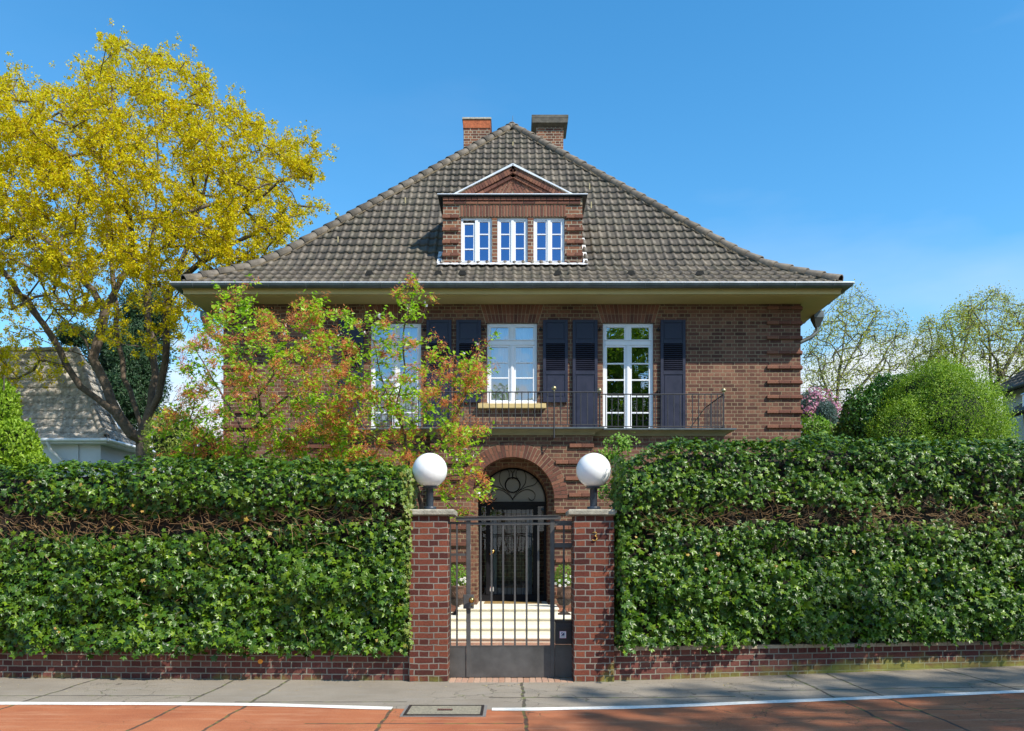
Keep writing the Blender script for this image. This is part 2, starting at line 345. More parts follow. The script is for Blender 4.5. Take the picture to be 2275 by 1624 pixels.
CHG = leaf_mat('cherry leaves', [(.20, .42, .012), (.32, .55, .018), (.46, .62, .025), (.24, .48, .015)], rough=.45, trans=.5)
CHO = leaf_mat('spent cherry blossom', [(.88, .30, .09), (.92, .40, .14), (.78, .22, .08), (.88, .44, .17)], rough=.6, trans=.5, tint=(1, .8, .6))
CHW = leaf_mat('last white petals', [(.8, .72, .74), (.85, .8, .8)], rough=.6, trans=.3, tint=(1, 1, 1))
THU = leaf_mat('arborvitae sprays', [(.12, .23, .012), (.22, .37, .016), (.32, .46, .022), (.08, .17, .012)], rough=.55, trans=.25)
YEW = leaf_mat('dark shrub leaves', [(.035, .10, .012), (.06, .16, .018), (.09, .21, .03)], rough=.4, trans=.2)
LIME = leaf_mat('lime conifer sprays', [(.20, .34, .012), (.30, .44, .02), (.14, .26, .012)], rough=.55, trans=.35)
PINE = leaf_mat('dark pine needles', [(.02, .055, .02), (.03, .08, .03), (.045, .10, .03)], rough=.6, trans=.15)
SPRC = leaf_mat('blue spruce needles', [(.10, .17, .16), (.14, .22, .20), (.08, .14, .12)], rough=.6, trans=.15)
PINK = leaf_mat('magnolia petals', [(.65, .26, .38), (.75, .38, .48), (.55, .18, .32)], rough=.5, trans=.35, tint=(1, .9, .9))
BUSH = leaf_mat('fresh green leaves', [(.10, .24, .015), (.16, .32, .02), (.22, .36, .03)], rough=.5, trans=.35)
SPRING = leaf_mat('young spring leaves', [(.40, .42, .08), (.50, .52, .10), (.34, .36, .07), (.44, .38, .10)], rough=.55, trans=.4)
OLIVE = leaf_mat('olive spring leaves', [(.34, .40, .04), (.44, .48, .05), (.46, .46, .07)], rough=.55, trans=.4)

# ------------------------------------------------------------------ ground
def gz(x): return max(0.0, min(x, 14)-1.5)*.017
def yl(x): return (-x-1.2)*.05 if x < 0 else (x-1.2)*.13      # the street wall bends back on both sides
def asphalt_mat(name, kind):
    m, nt, b = base_mat(name); b.inputs['Roughness'].default_value = .85; b.inputs['Specular IOR Level'].default_value = .3
    g = N(nt, 'ShaderNodeNewGeometry'); sp = N(nt, 'ShaderNodeSeparateXYZ'); L(nt, g.outputs['Position'], sp.inputs[0])
    gn = N(nt, 'ShaderNodeTexNoise', inp={'Scale': 90, 'Detail': 3, 'Roughness': .8}); L(nt, g.outputs['Position'], gn.inputs['Vector'])
    ln = N(nt, 'ShaderNodeTexNoise', inp={'Scale': .9, 'Detail': 7, 'Roughness': .65}); L(nt, g.outputs['Position'], ln.inputs['Vector'])
    cr = N(nt, 'ShaderNodeValToRGB'); L(nt, ln.outputs[0], cr.inputs[0]); e = cr.color_ramp.elements; e[0].position = .3; e[1].position = .7
    if kind == 'grey': e[0].color = (.225, .19, .145, 1); e[1].color = (.32, .275, .215, 1)
    else: e[0].color = (.33, .100, .043, 1); e[1].color = (.46, .165, .070, 1)
    gr = N(nt, 'ShaderNodeMapRange', inp={1: .3, 2: .72, 3: .60, 4: 1.38}); L(nt, gn.outputs[0], gr.inputs[0])
    mm = N(nt, 'ShaderNodeMixRGB', blend_type='MULTIPLY', inp={0: 1}); L(nt, cr.outputs[0], mm.inputs[1]); L(nt, gr.outputs[0], mm.inputs[2])
    out = mm.outputs[0]
    # tyre polish / pale scuffs stretched along the lane
    mp = N(nt, 'ShaderNodeMapping'); mp.inputs['Scale'].default_value = (.8, 5, 1); L(nt, g.outputs['Position'], mp.inputs[0])
    sn = N(nt, 'ShaderNodeTexNoise', inp={'Scale': 1.5, 'Detail': 8, 'Roughness': .75}); L(nt, mp.outputs[0], sn.inputs['Vector'])
    sr = N(nt, 'ShaderNodeMapRange', inp={1: .50, 2: .72, 3: 0, 4: .55}); L(nt, sn.outputs[0], sr.inputs[0])
    m2 = N(nt, 'ShaderNodeMixRGB'); m2.inputs[2].default_value = (.30, .28, .25, 1) if kind == 'grey' else (.55, .30, .17, 1); L(nt, sr.outputs[0], m2.inputs[0]); L(nt, out, m2.inputs[1]); out = m2.outputs[0]
    def wob(sock, sc, amt):
        n = N(nt, 'ShaderNodeTexNoise', inp={'Scale': sc, 'Detail': 4, 'Roughness': .6}); L(nt, g.outputs['Position'], n.inputs['Vector'])
        a = N(nt, 'ShaderNodeMath', operation='MULTIPLY_ADD', inp={1: amt, 2: -amt/2}); L(nt, n.outputs[0], a.inputs[0])
        c = N(nt, 'ShaderNodeMath', operation='ADD'); L(nt, sock, c.inputs[0]); L(nt, a.outputs[0], c.inputs[1]); return c.outputs[0]
    X = wob(sp.outputs['X'], 2.2, .10); Y = wob(sp.outputs['Y'], 1.6, .10)
    fac = None
    def line(coord, at, w, lo=None, hi=None, gate=None):
        nonlocal fac
        a = N(nt, 'ShaderNodeMath', operation='SUBTRACT', inp={1: at}); L(nt, coord, a.inputs[0])
        ab = N(nt, 'ShaderNodeMath', operation='ABSOLUTE'); L(nt, a.outputs[0], ab.inputs[0])
        r = N(nt, 'ShaderNodeMapRange', inp={1: w*.5, 2: w, 3: 1, 4: 0}); L(nt, ab.outputs[0], r.inputs[0]); o = r.outputs[0]
        if gate:
            for g_, op in gate:
                t = N(nt, 'ShaderNodeMath', operation=op, inp={1: g_}); L(nt, sp.outputs['X'], t.inputs[0])
                mu = N(nt, 'ShaderNodeMath', operation='MULTIPLY'); L(nt, o, mu.inputs[0]); L(nt, t.outputs[0], mu.inputs[1]); o = mu.outputs[0]
        if fac is None: fac = o
        else:
            mxx = N(nt, 'ShaderNodeMath', operation='MAXIMUM'); L(nt, fac, mxx.inputs[0]); L(nt, o, mxx.inputs[1]); fac = mxx.outputs[0]
    for at in (-7.2, -5.1, -3.38, -2.72, -1.2 if kind != 'grey' else -9.9, .12, 3.4, 3.92, 5.5, 7.4): line(X, at, .022)
    if kind == 'grey':
        line(Y, -.93, .022, gate=[(-3.38, 'LESS_THAN')]); line(Y, -1.30, .022, gate=[(-2.9, 'GREATER_THAN'), (-1.1, 'LESS_THAN')])
        line(Y, -1.05, .028, gate=[(-.25, 'GREATER_THAN'), (2.4, 'LESS_THAN')]); line(Y, -.75, .022, gate=[(2.4, 'GREATER_THAN')])
    else:
        line(Y, -2.38, .022, gate=[(-1.9, 'GREATER_THAN'), (.1, 'LESS_THAN')]); line(Y, -1.95, .018, gate=[(3.4, 'GREATER_THAN')])
    vo = N(nt, 'ShaderNodeTexVoronoi', feature='DISTANCE_TO_EDGE', inp={'Scale': 2.3}); vmx = N(nt, 'ShaderNodeVectorMath', operation='ADD')
    vn = N(nt, 'ShaderNodeTexNoise', inp={'Scale': 3.5, 'Detail': 4}); L(nt, g.outputs['Position'], vn.inputs['Vector'])
    vs = N(nt, 'ShaderNodeVectorMath', operation='SCALE', inp={3: .35}); L(nt, vn.outputs['Color'], vs.inputs[0])
    L(nt, g.outputs['Position'], vmx.inputs[0]); L(nt, vs.outputs[0], vmx.inputs[1]); L(nt, vmx.outputs[0], vo.inputs['Vector'])
    vr = N(nt, 'ShaderNodeMapRange', inp={1: .006, 2: .016, 3: .8, 4: 0}); L(nt, vo.outputs['Distance'], vr.inputs[0])
    zn = N(nt, 'ShaderNodeTexNoise', inp={'Scale': .55, 'Detail': 2}); L(nt, g.outputs['Position'], zn.inputs['Vector'])
    zr = N(nt, 'ShaderNodeMapRange', inp={1: .50, 2: .56}); L(nt, zn.outputs[0], zr.inputs[0])
    vm = N(nt, 'ShaderNodeMath', operation='MULTIPLY'); L(nt, vr.outputs[0], vm.inputs[0]); L(nt, zr.outputs[0], vm.inputs[1])
    fm = N(nt, 'ShaderNodeMath', operation='MAXIMUM'); L(nt, fac, fm.inputs[0]); L(nt, vm.outputs[0], fm.inputs[1])
    mn = N(nt, 'ShaderNodeTexNoise', inp={'Scale': 7, 'Detail': 3}); L(nt, g.outputs['Position'], mn.inputs['Vector'])
    mcr = N(nt, 'ShaderNodeValToRGB'); L(nt, mn.outputs[0], mcr.inputs[0]); q = mcr.color_ramp.elements
    q[0].position = .48; q[0].color = (.055, .045, .035, 1); q[1].position = .62; q[1].color = (.13, .15, .04, 1)
    f2 = N(nt, 'ShaderNodeMath', operation='MULTIPLY', inp={1: .85}); L(nt, fm.outputs[0], f2.inputs[0])
    m5 = N(nt, 'ShaderNodeMixRGB'); L(nt, f2.outputs[0], m5.inputs[0]); L(nt, out, m5.inputs[1]); L(nt, mcr.outputs[0], m5.inputs[2])
    L(nt, m5.outputs[0], b.inputs['Base Color'])
    hh = N(nt, 'ShaderNodeMath', operation='MULTIPLY_ADD', inp={1: -1.5}); L(nt, fm.outputs[0], hh.inputs[0]); L(nt, gn.outputs[0], hh.inputs[2])
    bp = N(nt, 'ShaderNodeBump', inp={'Strength': .5, 'Distance': .008}); L(nt, hh.outputs[0], bp.inputs['Height']); L(nt, bp.outputs[0], b.inputs['Normal'])
    return m
ASPH = asphalt_mat('pavement asphalt', 'grey'); REDL = asphalt_mat('red lane surfacing', 'red')
LINEM = plain('worn white paint', (.78, .74, .66), .7, var=.16, scale=30, bump=.3)
GRASS = plain('lawn', (.05, .09, .02), .9, var=.4, scale=8, bump=.8)
EDGE = [(-30, -1.1), (-5.3, -1.40), (-3.4, -1.43), (-2.5, -1.48), (-1.3, -1.66), (-.6, -1.72), (.15, -1.72), (1.2, -1.62), (2.4, -1.46), (4, -1.27), (5.6, -1.06), (30, 1.9)]
def ey(x):
    for (a, b), (c, d) in zip(EDGE, EDGE[1:]):
        if a <= x <= c:
            t = (x-a)/(c-a); return b+(d-b)*t
def strip(name, xs, f0, f1, dz, mat, z=gz):
    mb = MB()
    for a, b in zip(xs, xs[1:]):
        mb.face([(a, f0(a), z(a)+dz), (b, f0(b), z(b)+dz), (b, f1(b), z(b)+dz), (a, f1(a), z(a)+dz)])
    return mb.build(name, mat)
XS = [-30, -20, -12, -8, -6.5]+[-6+.25*i for i in range(49)]+[6.5, 8, 12, 20, 30]
mb = MB(); R_ = 1500; mb.face([(-R_, -R_, -.06), (R_, -R_, -.06), (R_, R_, -.06), (-R_, R_, -.06)]); tag(mb.build('ground', GRASS), kind='structure')
tag(strip('pavement', XS, ey, lambda x: yl(x)+.55, 0, ASPH), kind='structure')
tag(strip('red_cycle_lane', XS, lambda x: -4.6, ey, .0, REDL), kind='structure')
tag(strip('road', XS, lambda x: -16, lambda x: -4.6, -.01, plain('road asphalt', (.09, .088, .085), .85, var=.15, bump=.5)), kind='structure')
def gaps(a, b): return not (a > -1.14 and b < -.2)
mb = MB()
xs = [-29]+[-12+.2*i for i in range(120)]+[29]
for a, b in zip(xs, xs[1:]):
    if a < -.22 and b > -1.10: continue
    w0 = .075+.006*math.sin(a*7); w1 = .075+.006*math.sin(b*7)
    mb.face([(a, ey(a)-w0, gz(a)+.005), (b, ey(b)-w1, gz(b)+.005), (b, ey(b)+w1, gz(b)+.005), (a, ey(a)+w0, gz(a)+.005)])
tag(mb.build('white_lane_line', LINEM), kind='structure')
# garden behind the street wall
tag(strip('garden_ground', XS, lambda x: yl(x)+.55, lambda x: 40, .08, GRASS, z=lambda x: gz(x)), kind='structure')
PAVB = brick_mat('path brick', (.30, .14, .09), (.40, .20, .13), (.46, .26, .17), (.35, .26, .2), row=.075, width=.22, msize=.008)
mb = MB(); mb.box(-1.0, 1.0, .62, 3.4, .0, .10); tag(mb.build('garden_path', PAVB), kind='structure')
mb = MB(); 
rng = random.Random(3)
x = -.76
while x < .70:
    mb.box(x, min(x+.068, .735), -.04+rng.uniform(-.006, .006), .60, -.03, .003+rng.uniform(0, .004), bev=.003); x += .075
THR = island_mat('threshold bricks', [(.36, .20, .13), (.46, .30, .21), (.40, .24, .17)])
tag(mb.build('brick_threshold', THR), 'row of orange pavers laid across the gateway under the gate', 'threshold')

# ------------------------------------------------------------------ utility cover
COVC = plain('pebble concrete', (.25, .22, .155), .9, var=.45, scale=55, bump=1.2, bscale=45)
uc = thing('utility_cover', (-.65, -1.8, 0), 'rectangular steel framed concrete inspection cover set in the pavement edge', 'access cover')
x0, x1, y0, y1 = -1.04, -.28, -2.05, -1.55
mb = MB(); mb.box(x0-.03, x1+.03, y0-.03, y1+.03, -.02, .006); mb.build('apron', plain('grey mortar apron', (.18, .165, .15), .9, bump=.5), uc)
mb = MB(); mb.box(x0+.03, x1-.03, y0+.03, y1-.03, -.01, .012); mb.build('concrete_slab', COVC, uc)
mb = MB()
for a in ((x0, x1, y0, y0+.022), (x0, x1, y1-.022, y1), (x0, x0+.022, y0+.022, y1-.022), (x1-.022, x1, y0+.022, y1-.022)): mb.box(*a, 0, .016)
for i in range(36):
    xx = x0+.03+i*.0197; mb.box(xx, xx+.010, y0+.024, y0+.034, 0, .015)
mb.build('frame', RUST, uc)
mb = MB(); mb.box(-.735, -.585, -1.83, -1.765, .0, .0145)
for i in range(7): mb.box(-.73+i*.021, -.721+i*.021, -1.826, -1.769, .0146, .021, 1)
mb.build('grate', [plain('pit dark', (.01, .008, .008), .9), plain('rusty red iron', (.16, .05, .035), .7, var=.3, scale=30)], uc)

# ------------------------------------------------------------------ pillars, street walls
def pillar(x0, x1, label, cx0, cx1):
    t = thing('brick_pillar', ((x0+x1)/2, .22, 0), label, 'pillar', 'pillars either side of the garden gate')
    mb = MB(); mb.box(x0, x1, 0, .46, -.05, 1.935, bev=.006); mb.box(x0+.008, x1-.008, .008, .452, 1.935, 2.005)
    o = mb.build('shaft', BP, t)
    mb = MB(); r = random.Random(int(x0*100))
    V = []; mb.rings(cx0, cx1, -.05, .51, [(2.003, -.012), (2.012, 0), (2.058, 0.004), (2.072, -.01)])
    mb.build('cap', STONE, t)
    return t
pl = pillar(-1.236, -.772, 'red brick gate pillar, the left one, nearly all in sun, plain with no number', -1.25, -.69)
pr = pillar(.742, 1.228, 'red brick gate pillar carrying the brass number 3, half in ivy shade', .68, 1.25)
# number 3: two bowls of brass tube
mb = MB(); c = (.992, -.012, 1.747)
pts = [(-.026, .040), (-.012, .050), (.010, .050), (.024, .038), (.022, .018), (.002, .006)]
mb.tube([(c[0]+a, c[1], c[2]+b) for a, b in pts], .0065, 6)
pts = [(.002, .006), (.024, -.004), (.030, -.024), (.018, -.044), (-.006, -.051), (-.028, -.042)]
mb.tube([(c[0]+a, c[1], c[2]+b) for a, b in pts], .0075, 6)
mb.build('house_number', plain('dull gold', (.40, .24, .06), .4, .6), pr)
def street_wall(x0, x1, label, flip):
    t = thing('low_brick_wall', ((x0+x1)/2, .3, 0), label, 'wall')
    mb = MB(); n = 24; wv = []
    for i in range(n):
        a = x0+(x1-x0)*i/n; b = x0+(x1-x0)*(i+1)/n
        for (ya, yb, z0, z1) in ((.07, .40, -.1, .365),):
            mb.face([(a, ya+yl(a), z0), (b, ya+yl(b), z0), (b, ya+yl(b), z1), (a, ya+yl(a), z1)])
            mb.face([(b, yb+yl(b), z0), (a, yb+yl(a), z0), (a, yb+yl(a), z1), (b, yb+yl(b), z1)])
            mb.face([(a, ya+yl(a), z1), (b, ya+yl(b), z1), (b, yb+yl(b), z1), (a, yb+yl(a), z1)])
    mb.build('wall', BL, t)
    mb = MB(); x = x0; r = random.Random(5)
    while x < x1-.05:
        w = min(.24, x1-x); dy = r.uniform(-.004, .004); dz = r.uniform(-.003, .003)
        ya, yb = yl(x)+.045+dy, yl(x+w)+.045+dy
        V = [(x+.003, ya, .366), (x+w-.004, yb, .366), (x+w-.004, yb+.38, .366), (x+.003, ya+.38, .366), (x+.003, ya, .412+dz), (x+w-.004, yb, .412+dz), (x+w-.004, yb+.38, .412+dz), (x+.003, ya+.38, .412+dz)]
        mb.add(V, [(0,3,2,1),(4,5,6,7),(0,1,5,4),(1,2,6,5),(2,3,7,6),(3,0,4,7)]); x += w
    mb.build('coping', island_mat('coping '+flip, [(.30, .17, .10), (.40, .28, .18), (.34, .24, .16)] if flip == 'l' else [(.36, .29, .20), (.44, .36, .26), (.34, .24, .17)]), t)
    return t
wl_ = street_wall(-14, -1.24, 'low dark brick street wall left of the gate under the ivy hedge', 'l')
street_wall(1.232, 14, 'low mossy brick street wall right of the gate with pale coping', 'r')
mb = MB(); c = P(580.5, 1468.5, 10.2); yy = yl(c.x)+.07
mb.prism([(c.x+.028*math.cos(a*math.pi/8), c.z+.028*math.sin(a*math.pi/8)) for a in range(16)], yy-.010, yy)
mb.build('orange_disc', plain('orange plastic', (.75, .28, .02), .4), wl_)

# ------------------------------------------------------------------ globe lamps
def lamp(x, y, label):
    t = thing('globe_lamp', (x, y, 2.07), label, 'lamp', 'globe lamps on the gate pillars')
    mb = MB(); R = .212; zc = 2.560; pr_ = []
    a0 = math.asin((2.353-zc)/R)
    for i in range(33):
        a = a0+(math.pi/2-a0)*i/32; pr_.append((max(R*math.cos(a), .0005), zc-2.07+R*math.sin(a)))
    mb.lathe((x, y, 2.07), pr_, 48); mb.build('globe', OPAL, t)
    mb = MB(); mb.lathe((x, y, 2.07), [(.078, .001), (.080, .006), (.080, .040), (.074, .046), (.046, .048)], 28); mb.build('base', DIRON, t)
    mb = MB(); mb.lathe((x, y, 2.07), [(.044, .047), (.044, .262), (.052, .270), (.100, .276), (.102, .284)], 28); mb.build('stem', DIRON, t)
lamp(-1.006, .2, 'white globe lamp on the left brick gate pillar')
lamp(.999, .2, 'white globe lamp on the gate pillar numbered 3')

# ------------------------------------------------------------------ gate
GY = .30
gt = thing('garden_gate', (0, GY, 0), 'grey painted iron gate with vertical bars and solid lower panel between the pillars', 'gate')
def rivets(mb, x, y, zs):
    for z in zs: mb.add(*ico(x, y, z, .006))
def ico(x, y, z, r):
    V = [(x, y-r*.7, z), (x+r, y, z), (x, y, z+r), (x-r, y, z), (x, y, z-r)]
    return V, [(0, 2, 1), (0, 3, 2), (0, 4, 3), (0, 1, 4)]
mb = MB()
mb.box(-.566, -.512, GY-.022, GY+.022, .010, 1.965, bev=.003); mb.box(.472, .526, GY-.022, GY+.022, .010, 1.965, bev=.003)
mb.box(-.512, .472, GY-.018, GY+.018, 1.895, 1.925, bev=.002)
for x in (-.386, -.253, -.109, .036, .181, .325): mb.box(x-.0115, x+.0115, GY-.0115, GY+.0115, .36, 1.895)
mb.box(-.512, .472, GY-.010, GY+.006, .014, .392); mb.box(-.512, .472, GY-.014, GY+.010, .392, .404)
rivets(mb, -.548, GY-.022, [1.94-.155*i for i in range(13)]); rivets(mb, .505, GY-.022, [1.94-.31*i for i in range(7)])
leaf = mb.build('gate_leaf', GATEM, gt); tag(leaf, 'opening leaf of six bars with rivetted posts')
mb = MB(); mb.box(-.600, -.470, GY-.062, GY-.0225, .862, 1.035, bev=.004); mb.build('lock_box', GATEM, leaf)
mb = MB(); mb.tube([(-.494, GY-.063, .972), (-.494, GY-.100, .972)], .012, 10)
V0 = [(.001, -.036)]+[(.036*math.cos(a), .036*math.sin(a)) for a in [math.radians(-80+16*i) for i in range(11)]]+[(.001, .036)]
mb.lathe((-.494, GY-.125, .972), V0, 20); mb.tube([(-.488, GY-.063, .905), (-.488, GY-.072, .905)], .010, 10); mb.build('knob', BRASS, leaf)
for side in (-1, 1):
    mb = MB()
    if side < 0:
        a, b = -.770, -.569; mb.box(a, b, GY-.008, GY+.008, .014, .388); mb.box(a, b, GY-.012, GY+.012, .388, .398)
        mb.box(-.692, -.670, GY-.011, GY+.011, .398, 1.935); mb.box(a, b, GY-.010, GY+.010, 1.905, 1.932)
        mb.box(a, b, GY-.0125, GY+.0125, 1.512, 1.542); mb.box(a, a+.016, GY-.010, GY+.010, .398, 1.905)
    else:
        a, b = .529, .740; mb.box(a, b, GY-.008, GY+.008, .014, .415)
        mb.box(.630, .652, GY-.011, GY+.011, .70, 1.950); mb.box(a, b, GY-.014, GY+.014, 1.885, 1.945)
        mb.box(a, b, GY-.0125, GY+.0125, 1.615, 1.672); mb.tube([(.641, GY, 1.40), (.641, GY, 1.44), (.641, GY, 1.48)], [.012, .018, .012], 8)
    mb.build('side_panel', GATEM, gt)
mb = MB(); V = [(-.690, GY-.045, 1.945), (.600, GY-.045, 1.962), (.600, GY-.015, 1.962), (-.690, GY-.015, 1.945), (-.690, GY-.045, 1.985), (.600, GY-.045, 2.005), (.600, GY-.015, 2.005), (-.690, GY-.015, 1.985)]
mb.add(V, [(0,3,2,1),(4,5,6,7),(0,1,5,4),(1,2,6,5),(2,3,7,6),(3,0,4,7)]); mb.box(-.70, .605, GY-.060, GY-.008, 1.999, 2.006, M=Matrix.Rotation(-.014, 4, 'Y')); mb.build('top_bar', GATEM, gt)
mb = MB(); DKB = plain('black letterbox', (.014, .014, .018), .35, var=.2)
mb.box(.532, .738, GY-.06, GY+.16, .425, .700, bev=.004); mb.box(.545, .725, GY-.070, GY-.0605, .612, .652, 0, bev=.003); mb.box(.529, .740, GY-.075, GY+.17, .702, .712)
mbx = mb.build('letterbox', DKB, gt)
mb = MB(); mb.box(.586, .666, GY-.0655, GY-.0602, .500, .585); mb.box(.590, .662, GY-.0672, GY-.0657, .504, .581, 1)
mb.box(.605, .645, GY-.0690, GY-.0674, .532, .572, 2); mb.prism([(.605, .548), (.629, .572), (.640, .572), (.605, .537)], GY-.0705, GY-.0692, 3)
mb.box(.600, .652, GY-.0690, GY-.0674, .510, .515, 4); mb.box(.600, .652, GY-.0690, GY-.0674, .519, .523, 4)
mb.build('sticker', [plain('pink edge', (.70, .30, .42), .5), plain('sticker white', (.72, .72, .74), .5), plain('sticker navy', (.02, .05, .13), .5), plain('sticker arrow', (.75, .55, .62), .5), plain('sticker grey', (.4, .4, .42), .5)], mbx)

# ------------------------------------------------------------------ ivy hedges
IVT = np.array([(0, 0, .03), (0, -1, -.12), (.26, -.46, 0), (.78, -.38, -.14), (.46, .02, 0), (.66, .48, -.12), (.14, .36, 0), (-.14, .36, 0), (-.66, .48, -.12), (-.46, .02, 0), (-.78, -.38, -.14), (-.26, -.46, 0)])
IVF = np.array([(0, i, i+1) for i in range(1, 11)]+[(0, 11, 1)])
OVT = np.array([(0, 0, 0), (.26, -.35, .08), (0, -1, -.10), (-.26, -.35, .08)]); OVF = np.array([(0, 1, 2), (0, 2, 3)])
CLT = np.array([(-.5, -.5, 0), (.5, -.4, .1), (.4, .5, 0), (-.45, .45, -.1)]); CLF = np.array([(0, 1, 2), (0, 2, 3)])
SPT = np.array([(0, .1, 0), (.22, -.35, .04), (.05, -.30, 0), (.30, -.75, .0), (0, -1, -.08), (-.30, -.72, 0), (-.05, -.3, 0), (-.22, -.32, .04)])
SPF = np.array([(0, 1, 2), (2, 3, 4), (0, 2, 6), (2, 4, 6), (4, 5, 6), (6, 7, 0)])
def frames(nrm, down, rg, twist=.5):
    """rotation matrices whose z is the leaf normal and whose -y is the leaf tip direction"""
    n = nrm/np.linalg.norm(nrm, axis=1, keepdims=True)
    d = down+rg.normal(0, twist, n.shape); d -= n*np.sum(d*n, axis=1, keepdims=True); d /= np.linalg.norm(d, axis=1, keepdims=True)+1e-9
    y = -d; x = np.cross(y, n); return np.stack([x, y, n], axis=2)
def scatter(tm, tf, pos, R, size):
    V = pos[:, None, :]+np.einsum('nij,kj->nki', R, tm)*size[:, None, None]
    T = tf[None, :, :]+(np.arange(len(pos))*len(tm))[:, None, None]
    return V.reshape(-1, 3), T.reshape(-1, 3)
def merge(parts):
    Vs = []; Ts = []; o = 0
    for V, T in parts: Vs.append(V); Ts.append(T+o); o += len(V)
    return np.concatenate(Vs), np.concatenate(Ts)
def vnoise(p, sc, seed=0):
    """cheap smooth 3-D noise, about -1..1"""
    q = np.asarray(p)*sc+seed*7.13; s = 0
    for i, (a, b, c) in enumerate([(1, .7, .4), (-.6, 1.1, .8), (.5, -.9, 1.3), (1.7, 1.3, -1.1), (-2.1, .9, 1.9)]):
        s = s+np.sin(q[:, 0]*a+q[:, 1]*b*1.3+q[:, 2]*c+i*1.7)*np.sin(q[:, 0]*c*.8-q[:, 1]*a+q[:, 2]*b+i*2.3)
    return s/2.6
def hedge(x0, x1, top, band, label, seed, size, dens):
    rg = np.random.default_rng(seed); s = -1 if x1 < 0 else 1
    t = thing('ivy_hedge', ((x0+x1)/2, .3, .41), label, 'hedge')
    inner = x1 if s < 0 else x0
    def hh(x):                                 # height of the top along the hedge
        dd = np.abs(x-inner); base = top(x)
        return base-.26*np.exp(-dd/.22)*(1 if s > 0 else .3)
    def push(pos):
        pos = pos.copy(); pos[:, 1] += np.where(pos[:, 0] < 0, (-pos[:, 0]-1.2)*.05, (pos[:, 0]-1.2)*.13); return pos
    parts = []; yp = []
    def layer(n, depth0, depth1, sz, up):
        x = rg.uniform(x0, x1, n); u = rg.uniform(0, 1, n)
        H = hh(x); z0_ = .445 if s > 0 else .36; z = z0_+u*(H-z0_)-.07*(rg.random(n) < .12)*(u < .1)
        ntx = vnoise(np.stack([x, z*.7, z*0], 1), 3.1, seed)
        ntx2 = vnoise(np.stack([x, z, z*0], 1), 9.0, seed+3)
        r = np.clip((z-(H-.30))/.30, 0, 1)     # rounded shoulder
        nt3 = vnoise(np.stack([x*.7, z*1.6, z*0], 1), 2.0, seed+7)
        yf = -.07+.055*ntx+.055*ntx2+.095*nt3+.28*(1-np.sqrt(np.clip(1-r*r, 0, 1)))+rg.uniform(depth0, depth1, n)
        yf = yf-.05*np.exp(-((z-.75)/.5)**2)-(.15*np.exp(-np.abs(x-inner)/.22)*np.clip((2.5-z)/.5, 0, 1) if s > 0 else 0)
        bz = band(x)+.05*vnoise(np.stack([x, x*0, x*0], 1), 2.2, seed+5)
        bare = np.exp(-((z-bz)/.14)**2)*(.74+.65*vnoise(np.stack([x, z*0, z*0], 1), 1.7, seed+9))
        yf = yf+.10*np.clip(bare, 0, 1)
        keep = rg.uniform(0, 1, n) > np.clip(bare*1.25, 0, .93)
        keep &= rg.uniform(0, 1, n) > .75*np.clip(nt3*.8+ntx2*.6-.15, 0, 1)
        pos = np.stack([x, yf, z], 1)[keep]; r = r[keep]; m = len(pos)
        nr = np.stack([rg.normal(0, .6, m), -1+1.0*r+rg.normal(0, .4, m), .38+.9*r+rg.normal(0, .6, m)+up], 1)
        R = frames(nr, np.array([0, -.25, -1.0]), rg, .45)
        sc = sz*(.55+.7*rg.beta(2, 2.5, m))*(1+.35*np.exp(-((pos[:, 2]-.9)/.5)**2))
        return scatter(IVT, IVF, push(pos), R, sc)
    A = (x1-x0)*2.5
    parts.append(layer(int(A*dens*.9), -.03, .03, size, .1)); parts.append(layer(int(A*dens*.75), .02, .14, size, .0))
    parts.append(layer(int(A*dens*.30), -.01, .06, size*1.35, -.1))
    # the top surface
    n = int((x1-x0)*.75*dens*1.4); x = rg.uniform(x0, x1, n); y = rg.uniform(.12, .85, n)
    H = hh(x); z = H+.05*vnoise(np.stack([x, y, y*0], 1), 4, seed+2)+.03*vnoise(np.stack([x, y, y*0], 1), 11, seed+4)+rg.uniform(-.06, .035, n)
    z -= .12*np.clip((y-.6)/.25, 0, 1)**2
    pos = np.stack([x, y, z], 1); nr = np.stack([rg.normal(0, .5, n), -.35+rg.normal(0, .5, n), np.full(n, 1.0)], 1)
    parts.append(scatter(IVT, IVF, push(pos), frames(nr, np.array([0, -1., -.3]), rg, .8), size*(.5+.6*rg.beta(2, 2, n))))
    # the back face
    n = int((x1-x0)*2*dens*.35); x = rg.uniform(x0, x1, n); z = rg.uniform(.4, 2.6, n); pos = np.stack([x, .86+rg.uniform(-.05, .05, n), z], 1)
    nr = np.stack([rg.normal(0, .5, n), np.full(n, 1.), rg.normal(.3, .4, n)], 1); parts.append(scatter(IVT, IVF, push(pos), frames(nr, np.array([0, .2, -1.]), rg), size*(.6+.6*rg.random(n))))
    V, T = merge(parts); np_mesh('leaves', V, T, IVY, t)
    # end face beside the pillar, younger and yellower
    n = 1500; z = rg.uniform(.40, 1, n)*0+rg.uniform(.38, 2.55 if s < 0 else 2.72, n); y = rg.uniform(-.12, .55, n)
    pos = np.stack([np.full(n, inner)+(-s)*(.02+rg.uniform(-.06, .05, n)+.03*vnoise(np.stack([y, z, z], 1), 6)), y, z], 1)
    nr = np.stack([np.full(n, -s*1.), -.7+rg.normal(0, .5, n), rg.normal(.3, .4, n)], 1)
    V, T = scatter(IVT, IVF, pos, frames(nr, np.array([0, -.2, -1.]), rg), size*(.45+.5*rg.random(n))); np_mesh('young_leaves', V, T, IVYY if s < 0 else IVY, t)
